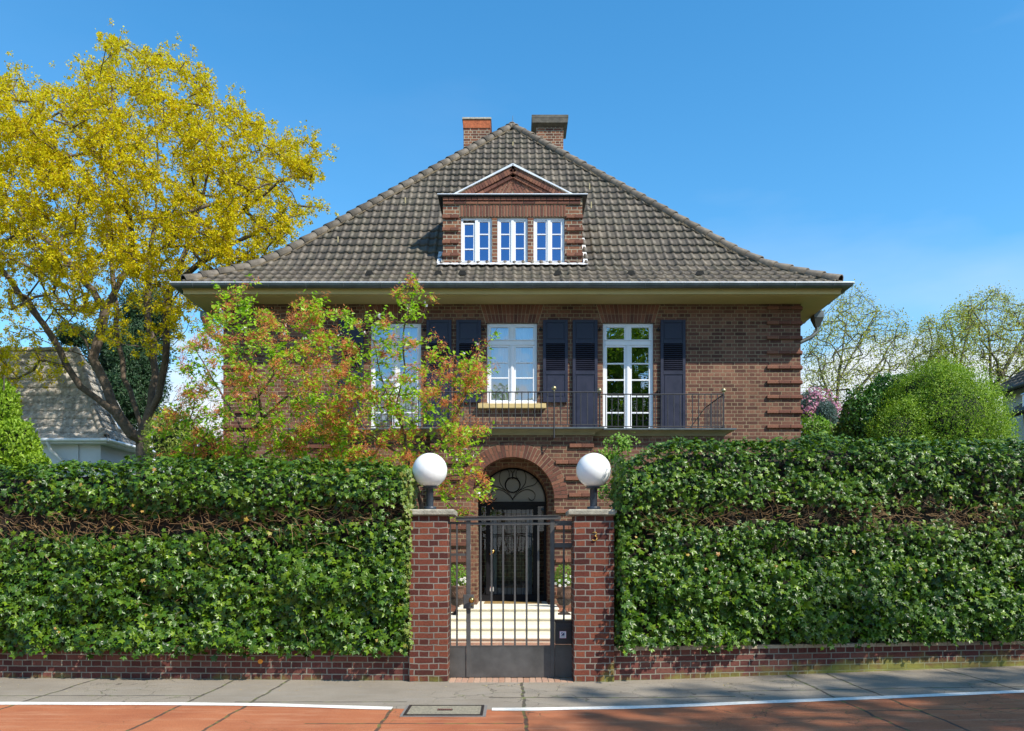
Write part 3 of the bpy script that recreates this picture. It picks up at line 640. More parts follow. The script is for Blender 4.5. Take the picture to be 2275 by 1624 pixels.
    # a few odd yellow/brown leaves
    n = int((x1-x0)*5); x = rg.uniform(x0, x1, n); z = rg.uniform(.45, 2.6, n); pos = np.stack([x, np.full(n, -.13), z], 1)
    nr = np.stack([rg.normal(0, .4, n), np.full(n, -1.), rg.normal(.4, .3, n)], 1)
    V, T = scatter(IVT, IVF, push(pos), frames(nr, np.array([0, -.2, -1.]), rg), size*(.4+.5*rg.random(n))); np_mesh('yellowed_leaves', V, T, leaf_mat('yellowed ivy '+str(seed), [(.45, .30, .04), (.40, .20, .05), (.30, .32, .05)], trans=.2), t)
    # bare stems
    mb = MB(); r = random.Random(seed)
    nst = int((x1-x0)*150)
    for i in range(nst):
        x = r.uniform(x0+.05, x1-.05); q = r.random()
        zb = float(band(np.array([x]))[0]) if q < .8 else r.uniform(.5, 2.4)
        z = zb+r.gauss(0, .11); y = -.05+r.uniform(-.03, .10); a = r.uniform(-.5, .5) if r.random() < .6 else r.uniform(-1.5, 1.5); ln = r.uniform(.07, .26); k = 4
        pts = []; px, py, pz = x, y, z
        for j in range(k+1):
            pts.append((px, py+yl(px), pz)); a += r.uniform(-.6, .6); px += math.cos(a)*ln/k; pz += math.sin(a)*ln/k; py += r.uniform(-.03, .022)
            px = max(x0+.03, min(x1-.03, px))
        w = r.uniform(.0012, .0030); mb.tube(pts, [w, w, w*.85, w*.7, w*.5], 4, caps=False)
    mb.build('bare_stems', TWIG, t)
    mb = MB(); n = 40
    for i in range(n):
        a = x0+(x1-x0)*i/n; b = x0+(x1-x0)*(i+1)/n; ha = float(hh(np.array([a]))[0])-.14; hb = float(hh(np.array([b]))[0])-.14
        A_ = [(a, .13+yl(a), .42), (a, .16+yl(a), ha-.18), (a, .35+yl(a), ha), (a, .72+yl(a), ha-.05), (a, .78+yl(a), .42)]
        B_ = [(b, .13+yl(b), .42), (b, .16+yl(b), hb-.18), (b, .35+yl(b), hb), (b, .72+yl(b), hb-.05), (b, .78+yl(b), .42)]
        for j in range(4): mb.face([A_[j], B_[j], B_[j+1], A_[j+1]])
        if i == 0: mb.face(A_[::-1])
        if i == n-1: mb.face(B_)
    mb.build('hedge_core', COREM, t)  # solid core, its near-black colour stands in for shade between the leaves
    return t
hedge(-9.5, -1.27, lambda x: 2.665+.035*np.sin(x*1.3)+.015*np.sin(x*3.1), lambda x: 1.93+.02*(x+4)-.02*np.sin(x), 'clipped ivy hedge left of the gate, lower than the other, on the dark brick wall', 11, .050, 560)
hedge(1.31, 9.8, lambda x: 2.74+.22*np.clip((x-1.3)/.8, 0, 1)+.05*np.clip((x-3)/4, 0, 1)+.03*np.sin(x*1.9), lambda x: 2.02+.02*np.sin(x*2)+.0*x, 'taller ivy hedge right of the gate and the number 3 pillar', 23, .045, 640)

# ================================================================== THE HOUSE
HX, HY, HYB = 5.79, 6.70, 19.5          # half width, front plane, back plane
WT = 6.52                               # wall top = soffit level
H = thing('brick_house', (0, HY, 0), 'dark brick villa with a tiled hipped roof, dormer, navy shutters and arched doorway', 'house')
def wall_holes(mb, x0, x1, z0, z1, y, holes, depth=.16, mi=0):
    xs = sorted({x0, x1}|{v for h in holes for v in h[:2]}); zs = sorted({z0, z1}|{v for h in holes for v in h[2:]})
    for a, b in zip(xs, xs[1:]):
        for c, d in zip(zs, zs[1:]):
            mx_, mz = (a+b)/2, (c+d)/2
            if any(h[0] < mx_ < h[1] and h[2] < mz < h[3] for h in holes): continue
            mb.face([(a, y, c), (b, y, c), (b, y, d), (a, y, d)], mi)
    for h in holes:
        a, b, c, d = h
        mb.face([(a, y, c), (a, y+depth, c), (a, y+depth, d), (a, y, d)][::-1], mi)
        mb.face([(b, y, c), (b, y+depth, c), (b, y+depth, d), (b, y, d)], mi)
        mb.face([(a, y, d), (b, y, d), (b, y+depth, d), (a, y+depth, d)], mi)
        mb.face([(a, y, c), (b, y, c), (b, y+depth, c), (a, y+depth, c)][::-1], mi)
FW = [(-2.838, -1.824), (1.824, 2.838)]; MW = (-.505, .505)
UH = [(FW[0][0], FW[0][1], 3.86, 6.13), (FW[1][0], FW[1][1], 3.86, 6.13), (MW[0], MW[1], 4.50, 6.13)]
mb = MB(); wall_holes(mb, -HX, HX, 3.6, WT, HY, UH)
mb.face([(-HX, HY, 0), (HX, HY, 0), (HX, HY, 3.6), (-HX, HY, 3.6)])
mb.face([(HX, HY, 0), (HX, HYB, 0), (HX, HYB, WT), (HX, HY, WT)]); mb.face([(-HX, HYB, 0), (-HX, HY, 0), (-HX, HY, WT), (-HX, HYB, WT)])
mb.face([(HX, HYB, 0), (-HX, HYB, 0), (-HX, HYB, WT), (HX, HYB, WT)])
wall_o = mb.build('wall', BR, H)
# corner bands
for k in range(-13, 5):
    z = 5.237+k*.297; r = random.Random(k)
    for sx_ in (-1, 1):
        mb = MB(); xa, xb = (5.10, HX+.018) if sx_ > 0 else (-HX-.018, -5.10)
        w = (xb-xa)/3; mb.box(xa+.01, xb-.02, HY-.034, HY+.003, z-.028, z+.024, 1)
        for i in range(3): mb.box(xa+i*w+.003, xa+(i+1)*w-.003, HY-.045+r.uniform(-.004, .004), HY+.004, z-.036, z+.032, bev=.008)
        for i in range(3): mb.box(HX-.003 if sx_ > 0 else -HX-.045, HX+.045 if sx_ > 0 else -HX+.003, HY+.004+i*.235, HY+.235+i*.235, z-.036, z+.032, bev=.007)
        mb.build('brick_band', [BO, MORT], wall_o)
# flat gauged arches over the openings
mb = MB(); 
for xa, xb in (FW[0], FW[1], MW):
    mb = MB(); n = 15; wtop = (xb-xa)+.26; r = random.Random(int(xa*10))
    for i in range(n):
        f0, f1 = i/n, (i+1)/n; g = .004
        bx0, bx1 = xa-.02+(xb-xa+.04)*f0+g, xa-.02+(xb-xa+.04)*f1-g
        tx0, tx1 = (xa+xb)/2-wtop/2+wtop*f0+g, (xa+xb)/2-wtop/2+wtop*f1-g
        for (z0, z1, s0, s1) in ((6.132, 6.30, 0, .46), (6.308, 6.495, .48, 1)):
            y = HY-.005+r.uniform(-.001, .001); lp = lambda a, b, t: a+(b-a)*t
            mb.prism([(lp(bx0, tx0, s0), z0), (lp(bx1, tx1, s0), z0), (lp(bx1, tx1, s1), z1), (lp(bx0, tx0, s1), z1)], y, HY+.01)
    mb.prism([(xa-.03, 6.1305), (xb+.03, 6.1305), (xb+.14, 6.498), (xa-.14, 6.498)], HY-.0025, HY+.01, 1)
    mb.build('flat_arch', [BO, MORT], wall_o)

# soffit, fascia, gutters
EX, EYF, EYB = 6.345, 6.07, 20.07        # eaves line of the boarding
mb = MB()
mb.rings(-EX, EX, EYF, EYB, [(6.515, -.02), (6.515, 0), (6.60, 0), (6.60, .02), (6.66, .02)], back=True)
mb.rings(-EX+.10, EX-.10, EYF+.10, EYB-.10, [(6.503, 0), (6.516, 0)])
mb.build('eaves_soffit', SOF, H)
def gutter(name, a, b, axis, out, ends):
    """half-round zinc gutter between a and b; axis x or y; out = outward sign"""
    mb = MB(); R = .075; prof = [(-R*math.cos(t), -R*math.sin(t)) for t in [math.pi*i/8 for i in range(9)]]   # (outward, z)
    prof = [(-.082, .012), (-.070, .008)]+[(p[0]*-1*-1, p[1]) for p in prof]
    def pt(u, o, z):
        return (u, EYF-.02-.085+o, 6.672+z) if axis == 'x' else (out*(EX+.02+.085-o), u, 6.672+z)
    for i in range(len(prof)-1):
        (o0, z0), (o1, z1) = prof[i], prof[i+1]
        m0a, m1a = (o0, o1) if ends else (0, 0)
        A0 = a+o0 if axis == 'x' else a+o0; A1 = a+o1 if axis == 'x' else a+o1
        B0 = b-o0; B1 = b-o1
        if axis == 'y': B0, B1 = b, b
        mi = 1 if i == 0 else 0
        mb.face([pt(A0, o0, z0), pt(B0, o0, z0), pt(B1, o1, z1), pt(A1, o1, z1)], mi, True)
    mb.tube([pt(a-.078, -.078, .010), pt(b+.078 if axis == 'x' else b, -.078, .010)], .013, 6, mi=1)
    g = mb.build(name, [ZINC, ZINCL], H)
    u = a+.35
    while u < b-.1:
        pts = [pt(u, -.079*math.cos(t), -.079*math.sin(t)) for t in [math.pi*i/8 for i in range(5)]]
        br = MB(); br.tube(pts, .0095, 5); u += .72; br.build('gutter_bracket', ZINC, g)
    for u in (a+2.1, b-2.3):
        j = MB(); pts = [pt(u, -.0785*math.cos(t), -.0785*math.sin(t)) for t in [math.pi*i/10 for i in range(9)]]; j.tube(pts, .0035, 4)
        j.build('solder_seam', ZINC, g)
    return g
gutter('gutter', -EX-.105, EX+.105, 'x', -1, True)
gutter('gutter', EYF-.105, EYB, 'y', 1, True); gutter('gutter', EYF-.105, EYB, 'y', -1, True)
for sx_ in (1, -1):
    mb = MB(); x = sx_*6.43
    def bx(x0, x1, *r): mb.box(min(x0, x1), max(x0, x1), *r)
    y = 7.55
    V = []
    for z, w, d in ((6.58, .12, .10), (6.45, .12, .10), (6.33, .07, .06), (6.27, .045, .045)):
        for a, b in ((-w, -d), (w, -d), (w, d), (-w, d)): V.append((x+b, y+a, z))
    mb.add(V, [(i*4+k, i*4+(k+1) % 4, i*4+4+(k+1) % 4, i*4+4+k) for i in range(3) for k in range(4)]+[(0, 1, 2, 3), (15, 14, 13, 12)])
    mb.tube([(x, y, 6.28), (x, y, 6.18), (x-sx_*.12, y, 6.06), (x-sx_*.42, y, 5.92), (x-sx_*.55, y, 5.85), (x-sx_*.58, y, 5.70), (x-sx_*.58, y, .1)], .042, 12)
    mb.tube([(x-sx_*.4, y, 5.935), (x-sx_*.44, y, 5.905)], .056, 12)
    mb.build('downpipe', ZINC, H)

# ---- roof
TW, TR = .187, .325
def roof_slope(name, u0, u1, org, du, dt, prof, mat, parent, rows=None, tw=TW, tr=TR, amp=.0125, sub=10, seed=1, lift=.046, hip=True):
    """pantiled slope. org: eaves corner; du along eaves; dt horizontal inward; clip 45-degree hips"""
    org = Vector(org); du = Vector(du); dt = Vector(dt); up = Vector((0, 0, 1))
    # dense profile by arc length
    pr = [(0.0, prof[0][1], 0.0)]; 
    for (t0, z0), (t1, z1) in zip(prof, prof[1:]):
        n = 6
        for i in range(1, n+1):
            t = t0+(t1-t0)*i/n; z = z0+(z1-z0)*i/n; l = pr[-1]; pr.append((t, z, l[2]+math.hypot(t-l[0], z-l[1])))
    arr = np.array(pr); tot = arr[-1, 2]; rows = int(math.ceil(tot/tr))
    rg = np.random.default_rng(seed); V = []; T = []; rn = []
    n = int(round((u1-u0)/tw)); us = np.linspace(u0, u1, n*sub+1); ph = np.arange(n*sub+1)/sub*2*math.pi
    wave = amp*(1.9*np.clip(np.sin(ph*1.0), 0, 1)**.8+.25*np.cos(ph)-.3); tile = np.minimum(np.arange(n*sub)//sub, n-1)
    for k in range(rows):
        s0 = k*tr; s1 = min((k+1)*tr+.02, tot); 
        if s1-s0 < .03: continue
        t0, z0 = np.interp(s0, arr[:, 2], arr[:, 0]), np.interp(s0, arr[:, 2], arr[:, 1])
        t1, z1 = np.interp(s1, arr[:, 2], arr[:, 0]), np.interp(s1, arr[:, 2], arr[:, 1])
        nn = np.array([-(z1-z0), (t1-t0)]); nn /= np.linalg.norm(nn)     # (t, z) normal
        jit = rg.normal(0, .0022, n); jw = np.append(jit[tile], jit[-1])
        sjit = rg.normal(0, .004, n); sw = np.append(sjit[tile], sjit[-1])
        rowrnd = rg.random(n)
        def line(t, z, off, shift=0):
            tt = t+nn[0]*(off+wave)+shift; zz = z+nn[1]*(off+wave)
            uu = np.clip(us, u0+t, u1-t) if hip else us
            return np.stack([org.x+du.x*uu+dt.x*tt, org.y+du.y*uu+dt.y*tt, zz], 1)
        wob_ = .010*np.sin(us*1.7+k*.31+seed)+.007*np.sin(us*4.3-k*.9)
        low_w = wob_
        b = len(V)*1; base = sum(len(v) for v in V)
        low = line(t0, z0, lift+jw, low_w+sw); top = line(t1, z1, .004); und = line(t0, z0, -.012, low_w+sw)
        V += [low, top, und]; m = len(us)
        valid = (np.clip(us[1:], u0+t0, u1-t0)-np.clip(us[:-1], u0+t0, u1-t0) > 1e-5) if hip else np.ones(m-1, bool)
        i = np.arange(m-1)[valid]
        q = np.stack([base+i, base+i+1, base+m+i+1, base+m+i], 1); q2 = np.stack([base+2*m+i, base+2*m+i+1, base+i+1, base+i], 1)
        T += [q, q2]; rn += [rowrnd[tile[i]], rowrnd[tile[i]]]
    V = np.concatenate(V); T = np.concatenate(T)
    if du.cross(dt).z < 0: T = T[:, ::-1]
    return np_mesh(name, V, T, mat, parent, smooth=True, rnd=np.concatenate(rn))
PROF = [(0, 6.72), (.5, 7.02), (.95, 7.30), (1.25, 7.53), (1.594, 7.86), (6.36, 12.93)]
mb = MB()
RX, RYF, RYB = 6.36, 6.05, 20.09
def pz(t, off=0): return float(np.interp(t, [p[0] for p in PROF], [p[1] for p in PROF]))+off
# timber deck below the tiles
for j in range(len(PROF)-1):
    (t0, z0), (t1, z1) = PROF[j], PROF[j+1]; o = -.05
    c = lambda t, z: [(-RX+t, RYF+t, z+o), (RX-t, RYF+t, z+o), (RX-t, RYB-t, z+o), (-RX+t, RYB-t, z+o)]
    A_, B_ = c(t0, z0), c(t1, z1)
    for k in range(4): mb.face([A_[k], A_[(k+1) % 4], B_[(k+1) % 4], B_[k]])
roof = mb.build('roof', plain('roof underlay', (.05, .04, .035), .9), H)
roof_slope('front_tiles', -RX, RX, (0, RYF, 0), (1, 0, 0), (0, 1, 0), PROF, TILE, roof, seed=1)
roof_slope('side_tiles', RYF, RYB, (RX, 0, 0), (0, 1, 0), (-1, 0, 0), PROF, TILE, roof, seed=2, sub=6)
roof_slope('side_tiles', RYF, RYB, (-RX, 0, 0), (0, 1, 0), (1, 0, 0), PROF, TILE, roof, seed=3, sub=6)
roof_slope('back_tiles', -RX, RX, (0, RYB, 0), (1, 0, 0), (0, -1, 0), PROF, TILE, roof, seed=4, sub=4)
def halftile(mb, a, b, r0, r1, n=8, mi=0):
    a = Vector(a); b = Vector(b); t = (b-a).normalized(); s = t.cross(Vector((0, 0, 1))).normalized(); u = s.cross(t)
    V = []
    for p, r in ((a, r0), (b, r1), (a, r0-.018)):
        for k in range(n+1):
            an = math.radians(-12+204*k/n); V.append(p+s*math.cos(an)*r+u*math.sin(an)*r)
    m = n+1
    mb.add(V, [(k, k+1, m+k+1, m+k) for k in range(n)]+[(2*m+k, 2*m+k+1, k+1, k) for k in range(n)], mi, True)
for (ax_, ay, dx_, dy_) in ((RX, RYF, -1, 1), (-RX, RYF, 1, 1), (RX, RYB, -1, -1), (-RX, RYB, 1, -1)):
    mb = MB(); pts = [Vector((ax_+dx_*t, ay+dy_*t, pz(t, .035))) for t in np.linspace(0.02, 6.36, 240)]
    cum = [0]
    for p, q in zip(pts, pts[1:]): cum.append(cum[-1]+(q-p).length)
    at = lambda s: pts[min(range(len(cum)), key=lambda i: abs(cum[i]-s))]
    s = 0; Lt = .37; r = random.Random(int(ax_+ay))
    while s < cum[-1]-.1:
        e = min(s+Lt+.05, cum[-1]); o = Vector((r.uniform(-.006, .006), r.uniform(-.006, .006), r.uniform(-.004, .004)))
        halftile(mb, at(s)+o+Vector((0, 0, .012)), at(e)+o-Vector((0, 0, .006)), .113, .094); s += Lt
    hp = mb.build('hip_tiles', HIPT, roof)
    bd = MB(); 
    for p, q in zip(pts[::6], pts[6::6]):
        t = (q-p).normalized(); sd = t.cross(Vector((0, 0, 1))).normalized()
        for sg in (-1, 1):
            w0, w1 = r.uniform(.10, .135), r.uniform(.10, .135)
            v = [p+sd*sg*w0-Vector((0, 0, .065)), q+sd*sg*w1-Vector((0, 0, .065)), q+sd*sg*.08+Vector((0, 0, .02)), p+sd*sg*.08+Vector((0, 0, .02))]
            bd.face(v if sg > 0 else v[::-1])
    bd.build('mortar_bed', BED, roof)
mb = MB(); y = RYF+6.35
while y < RYB-6.3: halftile(mb, (0, y, 12.99), (0, y+.42, 12.98), .105, .09); y += .37
mb.build('ridge_tiles', HIPT, roof)
mb = MB(); mb.tube([(.02, 12.5, 12.95), (.02, 12.5, 13.30)], [.012, .006], 6); mb.build('lightning_rod', ZINC, roof)
# vent tiles: small dark hoods low on the slope
VM = plain('dark vent opening', (.03, .028, .025), .8)
for (dx, dy) in ((1028, 612), (1239, 607), (1400, 608), (1553, 606), (975, 578), (823, 611)):
    t = .55; d = 16.05+t; x = (dx-CX)*d/F
    z = pz(t); mb = MB()
    mb.add([(x-.09, RYF+t-.12, z-.03), (x+.09, RYF+t-.12, z-.03), (x+.05, RYF+t-.14, z+.05), (x-.05, RYF+t-.14, z+.05), (x, RYF+t+.18, z+.14)], [(0, 1, 2, 3), (3, 2, 4), (1, 4, 2), (0, 3, 4)])
    mb.build('vent_hood', VM, roof)
HK = plain('yellowed metal', (.50, .40, .20), .5, .4)
for dx, dy in ((1139.5, 323), (1309.5, 416), (1313, 457), (901, 448), (752, 535), (1140, 414)):
    # march along the slope to the tile hit by this sight line
    best = min(np.linspace(.2, 6.2, 400), key=lambda t: abs((HZ-dy)*(RYF+10+t)/F+1.6-pz(t, .04)))
    d = RYF+10+best; x = (dx-CX)*d/F; z = pz(best, .055)
    if dy == 414: continue
    mb = MB(); mb.box(x-.012, x+.012, RYF+best-.06, RYF+best-.045, z-.12, z+.06, bev=.003); mb.tube([(x, RYF+best-.06, z-.12), (x-.02, RYF+best-.09, z-.17), (x-.05, RYF+best-.07, z-.15)], .009, 5)
    mb.build('snow_hook', HK, roof)
# chimneys
mb = MB(); mb.box(-1.375, -.62, 13.6, 14.3, 11.0, 13.76, bev=.006); c = mb.build('chimney', BC, H)
mb = MB(); mb.rings(-1.375, -.62, 13.6, 14.3, [(13.762, .0), (13.762, .035), (13.80, .035), (13.82, .02)]); mb.rings(-1.375, -.62, 13.6, 14.3, [(13.52, .0), (13.52, .012), (13.755, .012)], caps=False, mi=1); mb.build('chimney_cap', [STONE, island_mat('orange brick band', [(.50, .15, .05), (.42, .12, .05)], var=.45, scale=16)], c)
mb = MB(); mb.box(.69, 1.455, 13.6, 14.3, 11.0, 13.60, bev=.006); c = mb.build('chimney', BC, H)
mb = MB(); mb.rings(.69, 1.455, 13.6, 14.3, [(13.55, .0), (13.62, .12), (13.75, .13), (13.75, .135), (13.83, .135), (13.84, .12)]); mb.build('chimney_cap', plain('stained concrete', (.12, .11, .09), .9, var=.5, scale=7, bump=.5), c)

# ---- dormer
DY = 7.25
dm = MB()
dmw = [(-1.062, -.414, 7.523, 8.463), (-.308, .327, 7.523, 8.463), (.442, 1.090, 7.523, 8.463)]
wall_holes(dm, -1.43, 1.455, 7.35, 8.86, DY, dmw, depth=.10)
for x, f in ((-1.43, 1), (1.455, -1)):
    q = [(x, DY, 7.3), (x, 9.2, 7.3), (x, 9.2, 8.86), (x, DY, 8.86)]; dm.face(q if f < 0 else q[::-1])
dormer = dm.build('dormer', BC, H)
mb = MB(); r = random.Random(9)
for k in range(4):                                   # corner bands
    z = 7.60+k*.262+.09
    for xa, xb in ((-1.448, -1.10), (1.12, 1.473)):
        mb = MB(); w = (xb-xa)/2
        for i in range(2): mb.box(xa+i*w+.003, xa+(i+1)*w-.003, DY-.04, DY+.003, z-.036, z+.032, bev=.006)
        mb.build('brick_band', BO, dormer)
mb = MB(); x = -1.075
while x < 1.10: mb.box(x+.007, x+.0595, DY-.018+r.uniform(-.002, .002), DY+.003, 8.475, 8.715, bev=.004); x += .0665
x = -1.43
while x < 1.40: mb.box(x+.003, x+.232, DY-.035, DY+.003, 8.73, 8.795, bev=.004); x += .2375
x = -1.43
while x < 1.40: mb.box(x+.003, x+.112, DY-.055, DY+.003, 8.80, 8.862, bev=.004); x += .119
mb.build('dormer_trim_bricks', BO, dormer)
mb = MB(); mb.box(-1.09, 1.11, DY-.008, DY+.004, 8.470, 8.72); mb.box(-1.43, 1.455, DY-.02, DY+.004, 8.722, 8.860); mb.build('trim_mortar', MORT, dormer)
# cornice slab and pediment
mb = MB()
mb.rings(-1.44, 1.465, DY, 9.2, [(8.864, .03), (8.872, .085), (8.90, .095)], back=False)
mb.rings(-1.44, 1.465, DY, 9.2, [(8.901, .10), (8.918, .10)], mi=1, back=False)
mb.build('dormer_cornice', [plain('black zinc', (.035, .038, .04), .4, .5), ZINCL], dormer)
px0, px1, pxc, pz0, pz1 = -1.235, 1.285, .02, 8.92, 9.565
PYF = DY+.02
mb = MB()
mb.prism([(px0+.10, pz0), (px1-.10, pz0), (pxc, pz1-.06)], PYF+.06, PYF+.10, 2)
sl_ = (pz1-pz0)/(px1-pxc); n = 22
def rakeb(mb, off0, off1, y0, y1, cnt, gap, mi):
    for sg in (-1, 1):
        ex = px1 if sg > 0 else px0; L_ = math.hypot(ex-pxc, pz1-pz0); tx, tz = (ex-pxc)/L_, (pz0-pz1)/L_; nx, nz = -abs(tz)*sg*1.0, -abs(tx)
        for i in range(cnt):
            a = L_*i/cnt+gap; b = L_*(i+1)/cnt-gap
            p = lambda s, o: (pxc+tx*s+nx*o, pz1+tz*s+nz*o)
            q = [p(a, off0), p(b, off0), p(b, off1), p(a, off1)]
            q = [(x_, max(z_, pz0)) for x_, z_ in q]
            mb.prism(q if sg < 0 else q[::-1], y0, y1, mi)
rakeb(mb, .035, .155, PYF-.02, PYF+.06, 22, .004, 0)
rakeb(mb, .034, .160, PYF-.012, PYF+.058, 1, 0, 2)
rakeb(mb, .17, .235, PYF+.01, PYF+.06, 9, .003, 0)
# slanting bricks in the field, mirrored about the middle
inside = lambda x, z: z > pz0+.004 and z < pz1-.262-abs(x-pxc)*sl_
for sg in (-1, 1):
    a = math.radians(62); ux, uz = math.cos(a)*sg, -math.sin(a)*1.0; vx, vz = math.sin(a)*sg, math.cos(a)
    for i in range(-16, 18):
        for j in range(-6, 8):
            s0 = j*.20+(.1 if i % 2 else 0); w0 = i*.062
            q = [(s0+.006, w0+.006), (s0+.194, w0+.006), (s0+.194, w0+.056), (s0+.006, w0+.056)]
            pts = [(pxc+ux*a_+vx*b_, pz1-.28+uz*a_+vz*b_) for a_, b_ in q]
            if max((x-pxc)*sg for x, z in pts) < .03: continue
            pts = [(pxc+sg*max((x-pxc)*sg, .003), max(z, pz0+.005)) for x, z in pts]
            pts = [(x, min(z, pz1-.252-abs(x-pxc)*sl_)) for x, z in pts]
            mxx, mz = sum(p[0] for p in pts)/4, sum(p[1] for p in pts)/4
            if not (mz > pz0+.004 and mz < pz1-.255-abs(mxx-pxc)*sl_): continue
            if max(p[1] for p in pts)-min(p[1] for p in pts) < .02: continue
            mb.prism(pts if sg > 0 else pts[::-1], PYF+.045, PYF+.062)
rakeb(mb, -.012, .030, PYF-.05, PYF+.9, 1, 0, 1)
ped = mb.build('pediment', [BO, ZINCL, MORT], dormer)
mb = MB(); mb.face([(px0, PYF, 8.915), (pxc, PYF, pz1), (pxc, 9.3, pz1), (px0, 9.3, 8.915)]); mb.face([(px1, 9.3, 8.915), (pxc, 9.3, pz1), (pxc, PYF, pz1), (px1, PYF, 8.915)])
mb.build('dormer_roof', ZINC, dormer)
# flashing
mb = MB(); mb.box(-1.50, -1.10, DY-.055, DY, 7.462, 7.50); mb.box(-1.10, 1.12, DY-.06, DY, 7.455, 7.512); mb.box(1.12, 1.53, DY-.055, DY, 7.462, 7.50)
n = 60
for i in range(n):
    a = -1.53+3.09*i/n; b = -1.53+3.09*(i+1)/n; w = lambda x: .020*math.sin(x/TW*2*math.pi)
    mb.face([(a, DY-.235+w(a), pz(DY-RYF-.215, .085)+w(a)*.6), (b, DY-.235+w(b), pz(DY-RYF-.215, .085)+w(b)*.6), (b, DY-.058, 7.505), (a, DY-.058, 7.505)])
for sg, xx in ((-1, -1.50), (1, 1.52)):
    for k in range(4 if sg > 0 else 2):
        t = DY-RYF+.02+k*.215; mb.add([(xx-.06, RYF+t-.10, pz(t-.12, .045)), (xx+.06, RYF+t-.10, pz(t-.12, .045)), (xx+.05, RYF+t+.13, pz(t+.13, .055)), (xx-.05, RYF+t+.13, pz(t+.13, .055)), (xx-.045*sg-.0, RYF+t+.13, pz(t+.13, .13)), (xx-.045*sg, RYF+t-.10, pz(t-.12, .11))], [(0, 1, 2, 3), (0, 3, 4, 5) if sg > 0 else (1, 5, 4, 2)])
mb.build('lead_flashing', plain('white painted lead', (.62, .62, .62), .6, var=.35, scale=10, bump=.5), dormer)
def bars(mb, x0, x1, z0, z1, y, yb, w, mi=0, bev=.004):
    mb.box(x0, x0+w, y, yb, z0, z1, mi, bev=bev); mb.box(x1-w, x1, y, yb, z0, z1, mi, bev=bev)
    mb.box(x0+w, x1-w, y, yb, z0, z0+w, mi, bev=bev); mb.box(x0+w, x1-w, y, yb, z1-w, z1, mi, bev=bev)
for i, (a, b, c, d) in enumerate(dmw):
    mb = MB(); y = DY+.035; mb_w = .030
    bars(mb, a+.002, b-.002, c-.02, d-.002, y, y+.06, .042)
    m = (a+b)/2; top = d-.044; bot = c+.022
    mb.box(m-.032, m+.032, y-.012, y+.05, bot, top, bev=.004)
    for (l, r_) in ((a+.044, m-.032), (m+.032, b-.044)):
        tp = top-(.055 if (i == 0 and l < m) else 0)
        bars(mb, l, r_, bot, tp, y+.006, y+.045, .034)
        for f in (1/3, 2/3): z = bot+(tp-bot)*f; mb.box(l+.034, r_-.034, y+.008, y+.04, z-.012, z+.012, bev=.003)
        mb.face([(l+.03, y+.03, bot+.03), (r_-.03, y+.03, bot+.03), (r_-.03, y+.03, tp-.03), (l+.03, y+.03, tp-.03)], 1)
    mb.box(a-.02, b+.02, DY-.06, y+.05, c-.05, c-.02, bev=.004)
    mb.build('dormer_window', [WHITE, GLASSD], dormer)
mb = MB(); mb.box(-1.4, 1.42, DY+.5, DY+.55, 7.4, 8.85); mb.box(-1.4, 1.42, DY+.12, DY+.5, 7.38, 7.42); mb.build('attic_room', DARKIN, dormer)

# ---- tall windows
def tall_window(x0, x1, z0, z1, curtain):
    mb = MB(); y = HY+.05
    bars(mb, x0+.002, x1-.002, z0, z1-.002, y, y+.07, .05)
    zt = z1-.395; mb.box(x0+.05, x1-.05, y-.012, y+.06, zt-.045, zt+.045, bev=.005); mb.box(x0+.04, x1-.04, y-.030, y, zt+.046, zt+.062, bev=.003)
    m = (x0+x1)/2; mb.box(m-.042, m+.042, y-.010, y+.06, z0+.05, zt-.045, bev=.006); mb.box(m-.020, m+.020, y-.022, y-.010, z0+.05, zt-.045, bev=.004)
    mb.box(m-.042, m+.042, y-.008, y+.06, zt+.045, z1-.05, bev=.006)
    mb.box(x0+.01, x1-.01, y-.04, y, z0+.0, z0+.055, bev=.006)
    pane = MB(); lo = (z0+.05, zt-.045); up = (zt+.045, z1-.05); nb = max(2, int(round((lo[1]-lo[0])/.345)))
    for l, r_ in ((x0+.05, m-.042), (m+.042, x1-.05)):
        bars(mb, l, r_, lo[0], lo[1], y+.004, y+.05, .036); bars(mb, l, r_, up[0], up[1], y+.004, y+.05, .030)
        for k in range(1, nb):
            z = lo[1]-.036-(.31 if nb < 5 else .33)*k
            if z > lo[0]+.12: mb.box(l+.036, r_-.036, y+.006, y+.045, z-.014, z+.014, bev=.003)
        for (a, b) in (lo, up):
            pane.face([(l+.02, y+.03, a+.02), (r_-.02, y+.03, a+.02), (r_-.02, y+.03, b-.02), (l+.02, y+.03, b-.02)])
    w = mb.build('window', WHITE, H); pane.build('pane', GLASS, w)
    if curtain:
        mb = MB(); n = 60
        for a, b in ((x0+.03, x1-.03),):
            for i in range(n):
                u0 = a+(b-a)*i/n; u1 = a+(b-a)*(i+1)/n; f = lambda u: y+.16+.022*math.sin(u*46)+.012*math.sin(u*83)
                mb.face([(u0, f(u0), z0), (u1, f(u1), z0), (u1, f(u1), z1), (u0, f(u0), z1)], 0, True)
        mb.build('curtain', CURT, w)
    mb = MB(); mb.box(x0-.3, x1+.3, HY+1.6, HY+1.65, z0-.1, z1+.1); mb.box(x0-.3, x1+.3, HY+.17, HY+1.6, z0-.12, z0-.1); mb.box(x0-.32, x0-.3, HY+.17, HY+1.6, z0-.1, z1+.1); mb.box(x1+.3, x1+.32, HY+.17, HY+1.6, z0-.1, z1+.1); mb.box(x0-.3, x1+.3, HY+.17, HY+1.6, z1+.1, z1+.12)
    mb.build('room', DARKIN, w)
    return w
